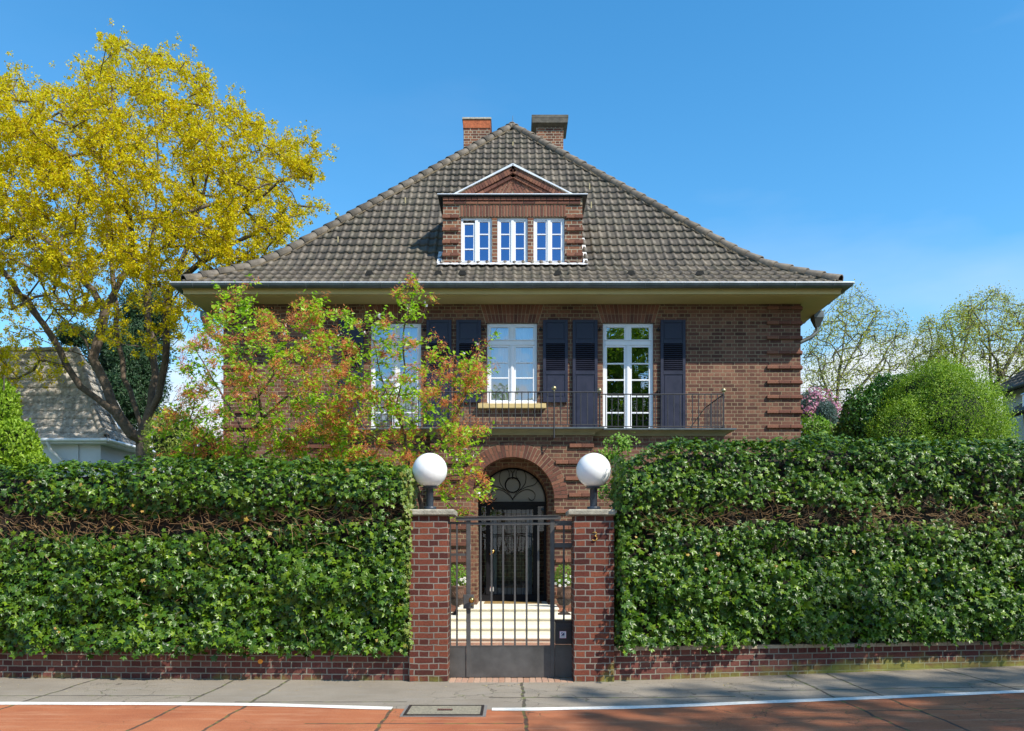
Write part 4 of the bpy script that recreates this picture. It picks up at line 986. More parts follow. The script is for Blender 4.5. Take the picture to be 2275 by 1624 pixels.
tall_window(FW[0][0], FW[0][1], 3.87, 6.13, True); w2 = tall_window(FW[1][0], FW[1][1], 3.87, 6.13, False); wm_ = tall_window(MW[0], MW[1], 4.50, 6.13, True)
mb = MB(); mb.box(-.68, .68, HY-.10, HY+.05, 4.405, 4.498, bev=.006); mb.build('sill', SAND, wm_)
# things on the sill inside the right french window
mb = MB(); mb.box(2.12, 2.23, HY+.22, HY+.23, 4.30, 4.44); mb.build('picture_card', plain('pale pink card', (.6, .35, .33), .6), w2)
mb = MB(); mb.lathe((2.62, HY+.26, 4.28), [(.03, 0), (.045, .06), (.05, .07), (.03, .10), (.012, .16)], 12); mb.build('small_pot', plain('orange clay', (.45, .20, .08), .7), w2)

# ---- shutters
def hinge_at(x0, x1, z0, z1):
    m = (x0+x1)/2; t = min((-2.331, 0, 2.331), key=lambda c: abs(c-m)); x = x1+.045 if m < t else x0-.045
    return ((x, 5.99), (x, 4.75))
def shutter(x0, x1, z0, z1, label=None):
    mb = MB(); y0, y1 = HY-.055, HY-.018; st = .060
    zl1 = z1-.61*(1.0) ; zt = 5.705; zb = 5.155       # louvre field
    mb.box(x0, x0+st, y0, y1, z0, z1, bev=.004); mb.box(x1-st, x1, y0, y1, z0, z1, bev=.004)
    rails = [(z1-.05, z1), (zt-.0, zt+.07), (zb-.07, zb), (z0, z0+.10)]
    for a, b in rails: mb.box(x0+st, x1-st, y0, y1, a, b)
    for a, b in ((zt+.07, z1-.05), (z0+.10, zb-.07)):
        mb.box(x0+st, x1-st, y0+.012, y1, a, b); mb.box(x0+st+.022, x1-st-.022, y0+.004, y0+.012, a+.022, b-.022, bev=.004)
    mb.box(x0+st, x1-st, y1-.004, y1, zb, zt, 1)  # black board behind the slats stands in for the shade between them
    mb.tube([(x0+st/2, y1, z1-.30), (x0+st/2, HY+.01, z1-.30)], .01, 6); mb.tube([(x1-st/2, y1, z0+.3), (x1-st/2, HY+.01, z0+.3)], .01, 6)
    o = mb.build('shutter', [NAVY, BLACK], H)
    mb = MB(); n = 14
    for i in range(n):
        z = zb+(zt-zb)*(i+.5)/n
        mb.add([(x0+st, y0+.002, z-.012), (x1-st, y0+.002, z-.012), (x1-st, y1-.010, z+.006), (x0+st, y1-.010, z+.006), (x0+st, y0+.002, z-.006), (x1-st, y0+.002, z-.006), (x1-st, y1-.010, z+.011), (x0+st, y1-.010, z+.011)], [(0, 3, 2, 1), (4, 5, 6, 7), (0, 1, 5, 4), (2, 3, 7, 6)])
    mb.build('louvre_slats', NAVY, o)
    for x_, z_ in hinge_at(x0, x1, z0, z1):
        mb = MB(); mb.box(x_-.03, x_+.03, HY-.05, HY+.002, z_-.012, z_+.012, bev=.003); mb.tube([(x_, HY-.05, z_-.04), (x_, HY-.05, z_+.04)], .012, 6); mb.build('hinge', BLACK, o)
    return o
for x0, x1, z0 in ((1.211, 1.712, 3.88), (2.970, 3.471, 3.88), (-1.712, -1.211, 3.88), (-3.471, -2.970, 3.88), (-1.117, -.618, 4.53), (.618, 1.117, 4.53)): shutter(x0, x1, z0, 6.176)
# ---- entrance bay with arch
BX, BYC, BYS, BZ = 3.90, 5.20, 5.33, 3.672
ACX, R1, R2, SPR, PZ = .012, .762, .655, 2.515, .58
def arch_wall(mb, x0, x1, z0, z1, y, cx, R, sp, zb, mi=0):
    mb.face([(x0, y, z0), (cx-R, y, z0), (cx-R, y, sp), (x0, y, sp)], mi); mb.face([(cx+R, y, z0), (x1, y, z0), (x1, y, sp), (cx+R, y, sp)], mi)
    n = 32; pts = [(cx-R*math.cos(math.pi*i/n), sp+R*math.sin(math.pi*i/n)) for i in range(n+1)]
    mb.face([(x0, y, sp), (cx-R, y, sp), (cx-R, y, z1), (x0, y, z1)], mi); mb.face([(cx+R, y, sp), (x1, y, sp), (x1, y, z1), (cx+R, y, z1)], mi)
    for (a, b), (c, d) in zip(pts, pts[1:]): mb.face([(a, y, b), (c, y, d), (c, y, z1), (a, y, z1)], mi)
def reveal(mb, cx, R, sp, zb, y0, y1, mi=0):
    n = 32; pts = [(cx-R, zb)]+[(cx-R*math.cos(math.pi*i/n), sp+R*math.sin(math.pi*i/n)) for i in range(n+1)]+[(cx+R, zb)]
    for (a, b), (c, d) in zip(pts, pts[1:]): mb.face([(a, y0, b), (a, y1, b), (c, y1, d), (c, y0, d)], mi)
mb = MB(); arch_wall(mb, -1.48, 1.48, 0, BZ, BYC, ACX, R1, SPR, 0)
reveal(mb, ACX, R1, SPR, 0, BYC, BYC+.26); 
n = 32      # step between the two radii
pa = [(ACX-R1, 0)]+[(ACX-R1*math.cos(math.pi*i/n), SPR+R1*math.sin(math.pi*i/n)) for i in range(n+1)]+[(ACX+R1, 0)]
pb = [(ACX-R2, 0)]+[(ACX-R2*math.cos(math.pi*i/n), SPR+R2*math.sin(math.pi*i/n)) for i in range(n+1)]+[(ACX+R2, 0)]
for i in range(len(pa)-1): mb.face([(pa[i][0], BYC+.26, pa[i][1]), (pb[i][0], BYC+.26, pb[i][1]), (pb[i+1][0], BYC+.26, pb[i+1][1]), (pa[i+1][0], BYC+.26, pa[i+1][1])][::-1])
reveal(mb, ACX, R2, SPR, 0, BYC+.26, BYC+1.02)
for s_ in (-1, 1):
    q = [(s_*1.48, BYC, 0), (s_*1.48, BYS, 0), (s_*1.48, BYS, BZ), (s_*1.48, BYC, BZ)]; mb.face(q if s_ > 0 else q[::-1])
    a, b = (1.48, BX) if s_ > 0 else (-BX, -1.48)
    mb.face([(a, BYS, 0), (b, BYS, 0), (b, BYS, BZ), (a, BYS, BZ)])
    q = [(s_*BX, BYS, 0), (s_*BX, HY, 0), (s_*BX, HY, BZ), (s_*BX, BYS, BZ)]; mb.face(q if s_ > 0 else q[::-1])
bay = mb.build('entrance_bay', BR, H)
mb = MB(); r = random.Random(4)
cnt = 40
for i in range(cnt):
    a0 = math.pi*i/cnt+.006; a1 = math.pi*(i+1)/cnt-.006
    split = i % 2 == 0
    for (ra, rb) in (((R1-.002, R1+.12), (R1+.128, R1+.25)) if split else ((R1-.002, R1+.25),)):
        y = BYC-.012+r.uniform(-.002, .002)
        q = [(ACX-ra*math.cos(a0), SPR+ra*math.sin(a0)), (ACX-ra*math.cos(a1), SPR+ra*math.sin(a1)), (ACX-rb*math.cos(a1), SPR+rb*math.sin(a1)), (ACX-rb*math.cos(a0), SPR+rb*math.sin(a0))]
        mb.prism(q[::-1], y, BYC+.10)
mb.build('arch_ring_bricks', BO, bay)
mb = MB(); n = 40
pts0 = [(ACX-(R1+.001)*math.cos(math.pi*i/n), SPR+(R1+.001)*math.sin(math.pi*i/n)) for i in range(n+1)]; pts1 = [(ACX-(R1+.255)*math.cos(math.pi*i/n), SPR+(R1+.255)*math.sin(math.pi*i/n)) for i in range(n+1)]
for i in range(n): mb.face([(pts0[i][0], BYC-.004, pts0[i][1]), (pts0[i+1][0], BYC-.004, pts0[i+1][1]), (pts1[i+1][0], BYC-.004, pts1[i+1][1]), (pts1[i][0], BYC-.004, pts1[i][1])])
mb.build('ring_mortar', MORT, bay)
mb = MB()
for k in range(12):
    z = 3.478-k*.299
    lim = R1+.27 if z > SPR+.8 else (math.sqrt(max(0, (R1+.262)**2-max(0, z-SPR)**2)) if z > SPR else R1+.02)
    for s_ in (-1, 1):
        xa, xb = (ACX+lim, 1.495) if s_ > 0 else (-1.495, ACX-lim)
        nb = max(1, int((xb-xa)/.2)); w = (xb-xa)/nb
        if xb-xa < .05: continue
        mb = MB()
        for i in range(nb): mb.box(xa+i*w+.002, xa+(i+1)*w-.002, BYC-.040+r.uniform(-.003, .003), BYC+.003, z-.034, z+.034, bev=.006)
        mb.build('brick_band', BO, bay)
        if k < 12:
            mb = MB(); xa, xb = (BX-.60, BX+.03) if s_ > 0 else (-BX-.03, -BX+.60)
            for i in range(3): w = .21; mb.box(xa+i*w+.002, xa+(i+1)*w-.002, BYS-.04, BYS+.003, z-.034, z+.034, bev=.006)
            mb.build('brick_band', BO, bay)
# balcony
mb = MB()
lv = [(3.668, .012), (3.685, .03), (3.70, .035), (3.73, .07), (3.752, .115), (3.755, .15), (3.762, .155)]
mb.rings(-BX, BX, BYS, HY-.001, lv, back=False); mb.rings(-1.48, 1.48, BYC, BYS, [(z+.0015, p) for z, p in lv], back=False)
mb.rings(-BX, BX, BYS, HY-.002, [(3.763, .17), (3.768, .185), (3.792, .185), (3.796, .17)], mi=1, back=False); mb.rings(-1.48, 1.48, BYC, BYS, [(3.7645, .17), (3.7695, .185), (3.7935, .185), (3.7975, .17)], mi=1, back=False)
bal = mb.build('balcony', [COR, ZINC], H)
def rail_run(mb, a, b, z0=3.835, z1=4.425, n=None, r=.0085):
    a = Vector(a); b = Vector(b); Ln = (b-a).length; n = n or max(1, int(round(Ln/.115)))
    for z, hh in ((z1, .009), (z0, .007)):
        mb.tube([(a.x, a.y, z), (b.x, b.y, z)], hh*1.3, 6)
    for i in range(1, n):
        p = a+(b-a)*i/n; mb.tube([(p.x, p.y, z0), (p.x, p.y, z1)], r, 5, caps=False)
mb = MB(); YC, YS, XB = BYC-.13, BYS-.10, 1.60
rail_run(mb, (-.76, YC-.05, 0), (.76, YC-.05, 0)); rail_run(mb, (.76, YC-.05, 0), (XB, YC-.05, 0)); rail_run(mb, (-XB, YC-.05, 0), (-.76, YC-.05, 0))
rail_run(mb, (XB, YC-.05, 0), (XB, YS, 0), n=2); rail_run(mb, (-XB, YC-.05, 0), (-XB, YS, 0), n=2)
rail_run(mb, (XB, YS, 0), (3.87, YS, 0)); rail_run(mb, (-3.87, YS, 0), (-XB, YS, 0)); rail_run(mb, (3.87, YS, 0), (3.87, HY, 0)); rail_run(mb, (-3.87, YS, 0), (-3.87, HY, 0))
for x, y in ((XB, YS), (-XB, YS), (3.87, YS), (-3.87, YS)): mb.tube([(x, y, 3.795), (x, y, 4.46)], .013, 8)
for x in (.76, -.76): mb.tube([(x, YC-.05, 3.60), (x, YC-.05, 4.46)], .013, 8); mb.tube([(x, YC-.05, 3.61), (x, BYC+.01, 3.61)], .009, 6)
rl = mb.build('railing', IRON, bal)
for x, y in ((.76, YC-.05), (-.76, YC-.05), (XB, YS), (-XB, YS), (3.87, YS), (-3.87, YS)):
    mb = MB(); mb.lathe((x, y, 4.495), [(.001, -.042)]+[(.042*math.cos(t), .042*math.sin(t)) for t in [math.radians(-75+15*i) for i in range(11)]]+[(.001, .042)], 16); mb.tube([(x, y, 4.44), (x, y, 4.46)], .018, 8)
    mb.build('ball_finial', OLDBR, bal)

# ---- door
DYp = BYC+.98; mb = MB()
def D(z): return z
xl, xr = ACX-R2+.004, ACX+R2-.004
mb.box(xl, xr, DYp-.06, DYp+.02, SPR-.09, SPR-.005, bev=.006); mb.box(xl, xl+.045, DYp-.05, DYp+.02, PZ, SPR-.09); mb.box(xr-.045, xr, DYp-.05, DYp+.02, PZ, SPR-.09)
mb.box(xl+.045, xr-.045, DYp-.045, DYp+.02, PZ, PZ+.13, bev=.004)
mb.box(-.505, -.425, DYp-.055, DYp+.02, PZ+.13, SPR-.09, bev=.004); mb.box(.41, .50, DYp-.055, DYp+.02, PZ+.13, SPR-.09, bev=.004)
mb.box(-.425, .41, DYp-.05, DYp+.02, 2.36, SPR-.09)
nn_ = 24
for i in range(nn_):
    a0, a1 = math.pi*i/nn_, math.pi*(i+1)/nn_; ra, rb = R2-.004, R2-.03
    q = [(ACX-ra*math.cos(a0), SPR+ra*math.sin(a0)), (ACX-ra*math.cos(a1), SPR+ra*math.sin(a1)), (ACX-rb*math.cos(a1), SPR+rb*math.sin(a1)), (ACX-rb*math.cos(a0), SPR+rb*math.sin(a0))]
    mb.prism(q, DYp-.05, DYp+.01)
door = mb.build('front_door', BLACK, H)
mb = MB(); mb.face([(xl+.04, DYp, PZ+.12), (xr-.04, DYp, PZ+.12), (xr-.04, DYp, SPR-.08), (xl+.04, DYp, SPR-.08)]); mb.build('door_glass', GLASSB, door)
mb = MB(); mb.face([(ACX-(R2-.01)*math.cos(math.pi*i/24), DYp, SPR+(R2-.01)*math.sin(math.pi*i/24)) for i in range(25)][::-1]); mb.build('fanlight_glass', plain('grey fanlight pane', (.20, .20, .165), .18, var=.10, scale=1.5), door)  # opaque pane in one even grey, nothing shows through it
mb = MB(); IR = DYp-.075
def tb(pts, r=.0065): mb.tube([(x, IR, z) for x, z in pts], r, 6)
def circ(cx, cz, r, n=24, w=.0065):
    V = []; tb([(cx+r*math.cos(2*math.pi*i/n), cz+r*math.sin(2*math.pi*i/n)) for i in range(n+1)], w)
# fanlight scrolls
oz = 2.832; circ(ACX, oz, .142, 32, .014)
def spiral(pts): tb(smooth(pts), .0065)
def smooth(p, n=6):
    out = []; p = [p[0]]+p+[p[-1]]
    for i in range(1, len(p)-2):
        for k in range(n):
            t = k/n; a, b, c, d = p[i-1], p[i], p[i+1], p[i+2]
            out.append(tuple(.5*(2*b[j]+(c[j]-a[j])*t+(2*a[j]-5*b[j]+4*c[j]-d[j])*t*t+(3*b[j]-a[j]-3*c[j]+d[j])*t**3) for j in (0, 1)))
    out.append(p[-2]); return out
def Z2(x, y): return ((((1300+x/2.706)*.6645)-CX)*16.12/F, 1.6+(HZ-(1400+y/2.706)*.6645)*16.12/F)
for s_ in (-1, 1):
    m_ = lambda pts: [((ACX+(x-ACX)*s_), z) for x, z in [Z2(a, b) for a, b in pts]]
    spiral(m_([(1115, 735), (1165, 680), (1225, 645), (1280, 645), (1320, 675), (1318, 720), (1290, 740), (1262, 715)]))
    spiral(m_([(1115, 735), (1160, 668), (1240, 620), (1310, 600), (1342, 565), (1325, 535), (1292, 540)]))
    spiral(m_([(1180, 650), (1230, 590), (1240, 520), (1215, 470), (1165, 465), (1150, 500), (1155, 535), (1172, 538)]))
    spiral(m_([(1118, 545), (1122, 500), (1100, 465)]))
mb.build('fanlight_scrolls', BLACK, door)
mb = MB()
for x in (-.37, -.282, -.19, -.10, -.010, .085, .18, .27, .345): tb([(x, PZ+.13), (x, 2.37)], .0055)
for k in range(6): circ(-.335+k*.132, 1.515, .060, 20, .005)
mb.build('door_grille', BLACK, door)
mb = MB(); mb.lathe((-.372, IR-.06, 1.545), [(.001, -.048)]+[(.048*math.cos(t), .048*math.sin(t)) for t in [math.radians(-75+15*i) for i in range(11)]]+[(.001, .048)], 20); mb.lathe((-.415, IR-.02, 1.50), [(.001, -.022), (.016, -.016), (.022, 0), (.016, .016), (.001, .022)], 12)
mb.tube([(-.372, IR-.03, 1.545), (-.372, IR+.03, 1.545)], .02, 10); mb.build('door_knob', BRASS, door)
mb = MB(); mb.box(-.425, -.355, DYp-.060, DYp-.056, .775, .86); mb.box(-.400, -.380, DYp-.0625, DYp-.0602, .80, .845, 1); mb.prism([(-.408+.014*math.cos(t), .85+.014*math.sin(t)) for t in [i*.628 for i in range(10)]], DYp-.0625, DYp-.0602, 2)
mb.build('door_sticker', [plain('sticker white b', (.75, .75, .75), .5), plain('sticker navy b', (.03, .04, .10), .5), plain('sticker red', (.6, .04, .03), .5)], door)
# hall behind the door: pale walls and inner blue-grey door
mb = MB(); x0, x1, yb = -.9, .9, DYp+1.7
HALL = plain('hall wall', (.30, .29, .26), .9); 
mb.box(x0, x1, yb, yb+.05, PZ, 3.4); mb.box(x0-.05, x0, DYp+.05, yb, PZ, 3.4); mb.box(x1, x1+.05, DYp+.05, yb, PZ, 3.4); mb.box(x0, x1, DYp+.05, yb, 3.4, 3.45); mb.box(x0, x1, DYp+.05, yb, PZ-.05, PZ)
hall = mb.build('hall', HALL, door)
mb = MB(); gy = DYp+.10
bars(mb, -.40, .39, PZ+.02, 2.40, gy, gy+.05, .10); mb.box(-.30, .29, gy, gy+.05, PZ+.12, PZ+.25)
mb.build('inner_door', plain('blue grey paint', (.10, .13, .19), .5), door)
mb = MB(); mb.box(ACX-R1-.02, ACX-R1-.002+.0, BYC-.016, BYC-.001, 1.58, 1.68, bev=.003); mb.build('door_bell', WHITE, bay)

# ---- entrance steps (stairs are a thing of their own)
st = thing('entrance_steps', (0, 4.3, 0), 'sunlit cream limestone steps rising to the arched front door', 'steps')
for k, (dd, w) in enumerate(((3.30, 1.45), (3.62, 1.45), (3.95, 1.45), (4.33, .88))):
    zt = .05+.1325*(k+1); mb = MB(); cxs = 0 if k < 3 else -.07
    mb.box(cxs-w+.02, cxs+w-.02, dd+.025, 5.195 if k < 3 else 5.19, .0 if k == 0 else zt-.1325+.0005, zt-.035)
    mb.box(cxs-w, cxs+w, dd, 5.197 if k < 3 else 5.192, zt-.0345, zt, bev=.008); mb.build('step', STEP, st)
mb = MB(); mb.box(ACX-R2+.002, ACX+R2-.002, 5.2, DYp+.06, .30, PZ, bev=.002); mb.build('threshold_slab', STEP, st)
mb = MB(); mb.box(-1.30, -1.06, 3.94, 4.0, .325, .445, bev=.004); mb.build('sandstone_block', SAND, st)
mb = MB(); mb.box(-.52, .56, 5.42, 5.95, PZ+.0005, PZ+.014, bev=.004); tag(mb.build('doormat', plain('coir', (.28, .18, .06), .95, var=.3, scale=60, bump=1)), 'tan coir doormat lying in the arched porch before the black door', 'doormat')

# ---- urns with clay pots and pansies
def urn(x, label_u, label_p, seed):
    y = 4.62-.02; z0 = .4475
    t = thing('cast_iron_urn', (x, y, z0), label_u, 'urn', 'cast iron urns beside the steps'); mb = MB()
    mb.rings(x-.09, x+.09, y-.09, y+.09, [(z0+.001, .02), (z0+.012, .02), (z0+.02, .01), (z0+.03, -.01), (z0+.04, -.03)])
    mb.lathe((x, y, z0), [(.060, .04), (.040, .06), (.026, .09), (.018, .115), (.030, .13), (.020, .14), (.030, .15)], 20)
    mb.build('pedestal', RUST, t)
    mb = MB(); n = 40; V = []
    prof = [(.03, .15), (.075, .165), (.108, .20), (.118, .235), (.128, .262), (.140, .268), (.140, .280)]
    for i, (r, z) in enumerate(prof):
        for k in range(n):
            a = 2*math.pi*k/n; rr = r*(1+(.05 if k % 2 and 0 < i < 5 else 0)); V.append((x+rr*math.cos(a), y+rr*math.sin(a), z0+z))
    mb.add(V, [(i*n+k, i*n+(k+1) % n, (i+1)*n+(k+1) % n, (i+1)*n+k) for i in range(len(prof)-1) for k in range(n)]); mb.face([V[(len(prof)-1)*n+k] for k in range(n)])
    mb.build('fluted_bowl', RUST, t)
    t2 = thing('flower_pot', (x, y, z0+.281), label_p, 'potted plant', 'clay pots of pansies standing in the urns')
    mb = MB(); zb = z0+.281; mb.lathe((x, y, zb), [(.10, .0), (.118, .05), (.122, .12), (.126, .19), (.146, .20), (.148, .225), (.135, .226), (.13, .20)], 28)
    for k in range(16):
        a = 2*math.pi*k/16; mb.tube([(x+.120*math.cos(a+b*.12), y+.120*math.sin(a+b*.12), zb+.09+.03*math.sin(b*1.3)) for b in range(5)], .007, 5)
    mb.build('pot', TERRA, t2)
    rg = np.random.default_rng(seed); n = 520; p = rg.normal(0, 1, (n, 3)); p /= np.linalg.norm(p, axis=1, keepdims=True); p *= rg.uniform(.5, 1, (n, 1))**.4
    pos = np.array([x, y, zb+.36])+p*np.array([.17, .15, .22])+np.array([0, 0, 0.02])
    V, T = scatter(OVT, OVF, pos, frames(p+rg.normal(0, .5, p.shape)+np.array([0, -.3, .5]), p*.8+np.array([0, 0, -.4]), rg, .6), .032+.03*rg.random(n)); np_mesh('foliage', V, T, BUSH, t2)
    mb = MB()
    for i in range(24):
        a = rg.uniform(0, 6.28); mb.tube([(x+.02*math.cos(a), y+.02*math.sin(a), zb+.18), (x+.10*math.cos(a), y+.10*math.sin(a), zb+.34), (x+.15*math.cos(a), y+.13*math.sin(a), zb+.34+rg.uniform(0, .2))], .003, 4, caps=False)
    mb.build('stems', BUSH, t2)
    fl = MB(); 
    for i in range(11):
        a = rg.uniform(-2.9, -.3); rr = rg.uniform(.11, .18); c = Vector((x+rr*math.cos(a), y-.02+rr*math.sin(a)*.9, zb+.22+rg.uniform(0, .20)))
        for k in range(5):
            b = k*1.257; d = Vector((math.cos(b), -.2, math.sin(b)))*.021; s_ = Vector((-math.sin(b), -.1, math.cos(b)))*.013
            fl.face([c+Vector((0, -.006, 0)), c+d*.8-s_, c+d*1.35, c+d*.8+s_], 0)
        fl.add(*ico(c.x, c.y-.006, c.z, .007), mi=1)
    fl.build('pansy_flowers', [plain('white petal', (.80, .80, .72), .6), plain('dark pansy eye', (.06, .02, .08), .6)], t2)
urn(-.965, 'cast iron urn on the steps, seen through the left gate panel', 'clay pot of white pansies in the left urn by the door', 5)
urn(.915, 'cast iron urn on the steps, seen behind the letterbox side of the gate', 'clay pot of leafy pansies in the urn behind the letterbox', 8)

# ================================================================== TREES
def grow(rg, limbs, attr, seg=.35, droop=.0, jit=.06):
    """limbs: polylines (world) making the main skeleton; attr: twig-end targets. returns nodes, parent"""
    nodes = []; par = []
    for L_ in limbs:
        L_ = [np.array(p, float) for p in L_]
        if nodes:
            A_ = np.array(nodes); j = int(np.argmin(np.linalg.norm(A_-L_[0], axis=1)))
        else: nodes.append(L_[0]); par.append(-1); j = 0
        prev = j
        for a, b in zip([nodes[j]]+L_[1:-1], L_[1:]):
            n = max(1, int(np.linalg.norm(b-a)/seg))
            for k in range(1, n+1):
                p = a+(b-a)*k/n+rg.normal(0, jit*.35, 3); nodes.append(p); par.append(prev); prev = len(nodes)-1
    N_ = np.zeros((200000, 3)); c = len(nodes); N_[:c] = nodes; tips = []
    base = np.array(nodes)
    dd = [np.min(np.linalg.norm(base-a, axis=1)) for a in attr]
    for i in np.argsort(dd):
        a = attr[i]; d = np.linalg.norm(N_[:c]-a, axis=1)
        up = (N_[:c, 2]-a[2]); d2 = d+.6*np.clip(up, 0, None); j = int(np.argmin(d2)); D_ = d[j]
        n = max(1, int(D_/seg)); pj = par[j] if par[j] >= 0 else j
        pd = N_[j]-N_[pj]; ctrl = N_[j]+(a-N_[j])*.45+pd*(.8 if np.linalg.norm(pd) > 0 else 0)*min(1, D_)+np.array([0, 0, -droop*D_])
        prev = j; s = N_[j].copy()
        for k in range(1, n+1):
            t = k/n; p = (1-t)**2*s+2*t*(1-t)*ctrl+t*t*a+(rg.normal(0, jit, 3) if k < n else 0)
            N_[c] = p; par.append(prev); prev = c; c += 1
        tips.append(prev)
    return N_[:c], np.array(par), np.array(tips)
def tree_mesh(name, nodes, par, mat, parent, tip=.006, ex=.5, n=5, rmax=9, base_flare=1.0):
    cnt = np.zeros(len(nodes)); ch = np.bincount(par[par >= 0], minlength=len(nodes)); cnt[ch == 0] = 1
    for i in range(len(nodes)-1, 0, -1): cnt[par[i]] += cnt[i]
    r = np.minimum(tip*np.maximum(cnt, 1)**ex, rmax)
    i = np.arange(1, len(nodes)); i = i[par[i] >= 0]; p = par[i]; A_ = nodes[p]; B_ = nodes[i]
    d = B_-A_; ln = np.linalg.norm(d, axis=1, keepdims=True)+1e-9; d = d/ln
    ref = np.tile(np.array([.31, .95, .05]), (len(i), 1)); u = np.cross(d, ref); u /= np.linalg.norm(u, axis=1, keepdims=True)+1e-9; v = np.cross(d, u)
    ra = np.minimum(r[p], r[i]*1.25)[:, None]; rb = r[i][:, None]
    B2 = B_+d*np.minimum(rb*.35, .08); A2 = A_-d*np.minimum(ra*.2, .05)
    an = np.arange(n)/n*2*np.pi; V = []
    ca, sa = np.cos(an)[None, :, None], np.sin(an)[None, :, None]
    lo = A2[:, None, :]+(u[:, None, :]*ca+v[:, None, :]*sa)*ra[:, :, None]; hi = B2[:, None, :]+(u[:, None, :]*ca+v[:, None, :]*sa)*rb[:, :, None]
    V = np.concatenate([lo, hi], 1).reshape(-1, 3); b = (np.arange(len(i))*2*n)[:, None]; k = np.arange(n)[None, :]; k2 = (k+1) % n
    T = np.stack([b+k, b+k2, b+n+k2, b+n+k], 2).reshape(-1, 4)
    return np_mesh(name, V, T[:, ::-1], mat, parent, smooth=True)
def in_poly(pt, poly):
    x, y = pt; c = False; j = len(poly)-1
    for i in range(len(poly)):
        if (poly[i][1] > y) != (poly[j][1] > y) and x < (poly[j][0]-poly[i][0])*(y-poly[i][1])/(poly[j][1]-poly[i][1])+poly[i][0]: c = not c
        j = i
    return c
def crown_pts(rg, poly, d, depth, n, centre, rad, dens=None, shell=.5):
    """points in a crown whose visible outline is known; its depth swells like a ball"""
    out = []; xs = [p[0] for p in poly]; ys = [p[1] for p in poly]
    while len(out) < n:
        x, y = rg.uniform(min(xs), max(xs)), rg.uniform(min(ys), max(ys))
        if not in_poly((x, y), poly): continue
        if dens is not None and rg.random() > dens(x, y): continue
        q = min(1, math.hypot((x-centre[0])/rad[0], (y-centre[1])/rad[1])); w = math.sqrt(1-q*q*.85)
        u = rg.uniform(-1, 1); u = math.copysign(abs(u)**shell, u)
        dd = d+u*w*depth
        p = P(x, y, dd); out.append((p.x, dd-10, p.z))
    return np.array(out)
def clumps(rg, centres, per, spread, tm, tf, size, up=.5):
    n = len(centres)*per; c = np.repeat(centres, per, axis=0)+rg.normal(0, 1, (n, 3))*spread
    nr = rg.normal(0, 1, (n, 3))+np.array([0, 0, up]); R = frames(nr, rg.normal(0, 1, (n, 3)), rg, .3)
    return scatter(tm, tf, c, R, size*(.6+.8*rg.random(n)))

# ---- flowering maple, left
rg = np.random.default_rng(7)
poly = [(-230, 330), (-170, 240), (-90, 190), (5, 150), (50, 140), (75, 190), (125, 165), (165, 180), (190, 120), (225, 135), (240, 62), (290, 85), (345, 75), (370, 115), (405, 92), (425, 150), (450, 130), (470, 175), (500, 195), (540, 200), (560, 240), (590, 250), (600, 290), (650, 290), (700, 290), (722, 330), (700, 380), (660, 410), (705, 425), (722, 465), (655, 490), (650, 530), (668, 555), (600, 590), (520, 625), (480, 660), (430, 700), (400, 760), (330, 790), (240, 760), (160, 770), (120, 850), (40, 880), (-60, 850), (-200, 760)]
poly = [(x, y+(20 if y < 450 else 0)) for x, y in poly]
def mdens(x, y):
    d = 1.0
    if y > 620: d *= .45
    if y > 700: d *= .55
    if x > 600 and 350 < y < 470: d *= .6
    return d*(.12+.88*(math.sin(x*.045+1+2*math.sin(y*.02))*math.sin(y*.05+x*.012)*.5+.5)**1.4)
MD = 24.0
att = crown_pts(rg, poly, MD, 4.6, 2300, (270, 430), (500, 420), mdens)
def PL(l, d=MD): return [tuple(P(x, y, dd if dd else d)) for x, y, dd in l]
limbs = [PL([(322, 1225, 0), (320, 1090, 0), (320, 1000, 0), (322, 975, 0)]),
         PL([(322, 975, 0), (290, 965, 23.7), (262, 925, 23.5), (215, 885, 23.2), (180, 860, 23), (150, 815, 22.8), (130, 770, 22.6), (100, 720, 22.3), (60, 660, 22)]),
         PL([(262, 925, 23.5), (235, 860, 23.7), (207, 800, 23.9), (190, 755, 23.8), (160, 725, 23.6), (120, 690, 23.4), (60, 560, 23.2)]),
         PL([(207, 800, 23.9), (225, 745, 24.2), (235, 690, 24.4), (262, 640, 24.5), (300, 560, 24.5)]),
         PL([(322, 975, 0), (300, 900, 24.3), (278, 840, 24.5), (262, 760, 24.7), (258, 690, 24.8), (250, 620, 25), (240, 500, 25.3), (235, 350, 25.5), (250, 200, 25.5)]),
         PL([(322, 975, 0), (335, 900, 24.2), (342, 830, 24.5), (338, 760, 24.8), (325, 690, 25), (330, 610, 25), (345, 480, 24.6), (350, 320, 24.4), (340, 180, 24.4)]),
         PL([(330, 950, 24.1), (352, 880, 23.8), (368, 800, 23.6), (368, 720, 23.5), (378, 640, 23.3), (420, 540, 23.2), (460, 400, 23.2), (470, 260, 23.2)]),
         PL([(378, 640, 23.3), (440, 590, 23), (520, 540, 22.8), (600, 500, 22.6)]),
         PL([(345, 480, 24.6), (420, 470, 24.8), (520, 440, 25), (620, 400, 25.2), (690, 375, 25.2)]),
         PL([(235, 690, 24.4), (180, 610, 25.3), (90, 520, 26), (0, 430, 26.4), (-100, 350, 26.6)]),
         PL([(100, 720, 22.3), (20, 620, 21.8), (-60, 520, 21.6)]),
         PL([(300, 560, 24.5), (280, 430, 22.6), (200, 330, 22), (130, 250, 22)]), PL([(330, 610, 25), (400, 600, 26.6), (430, 480, 27.4), (440, 350, 27.6)])]
nodes, par, tips = grow(rg, limbs, att, seg=.42, jit=.07)
mt = thing('maple_tree', tuple(P(322, 1225, MD)), 'tall maple in bright yellow spring blossom behind the left hedge', 'tree')
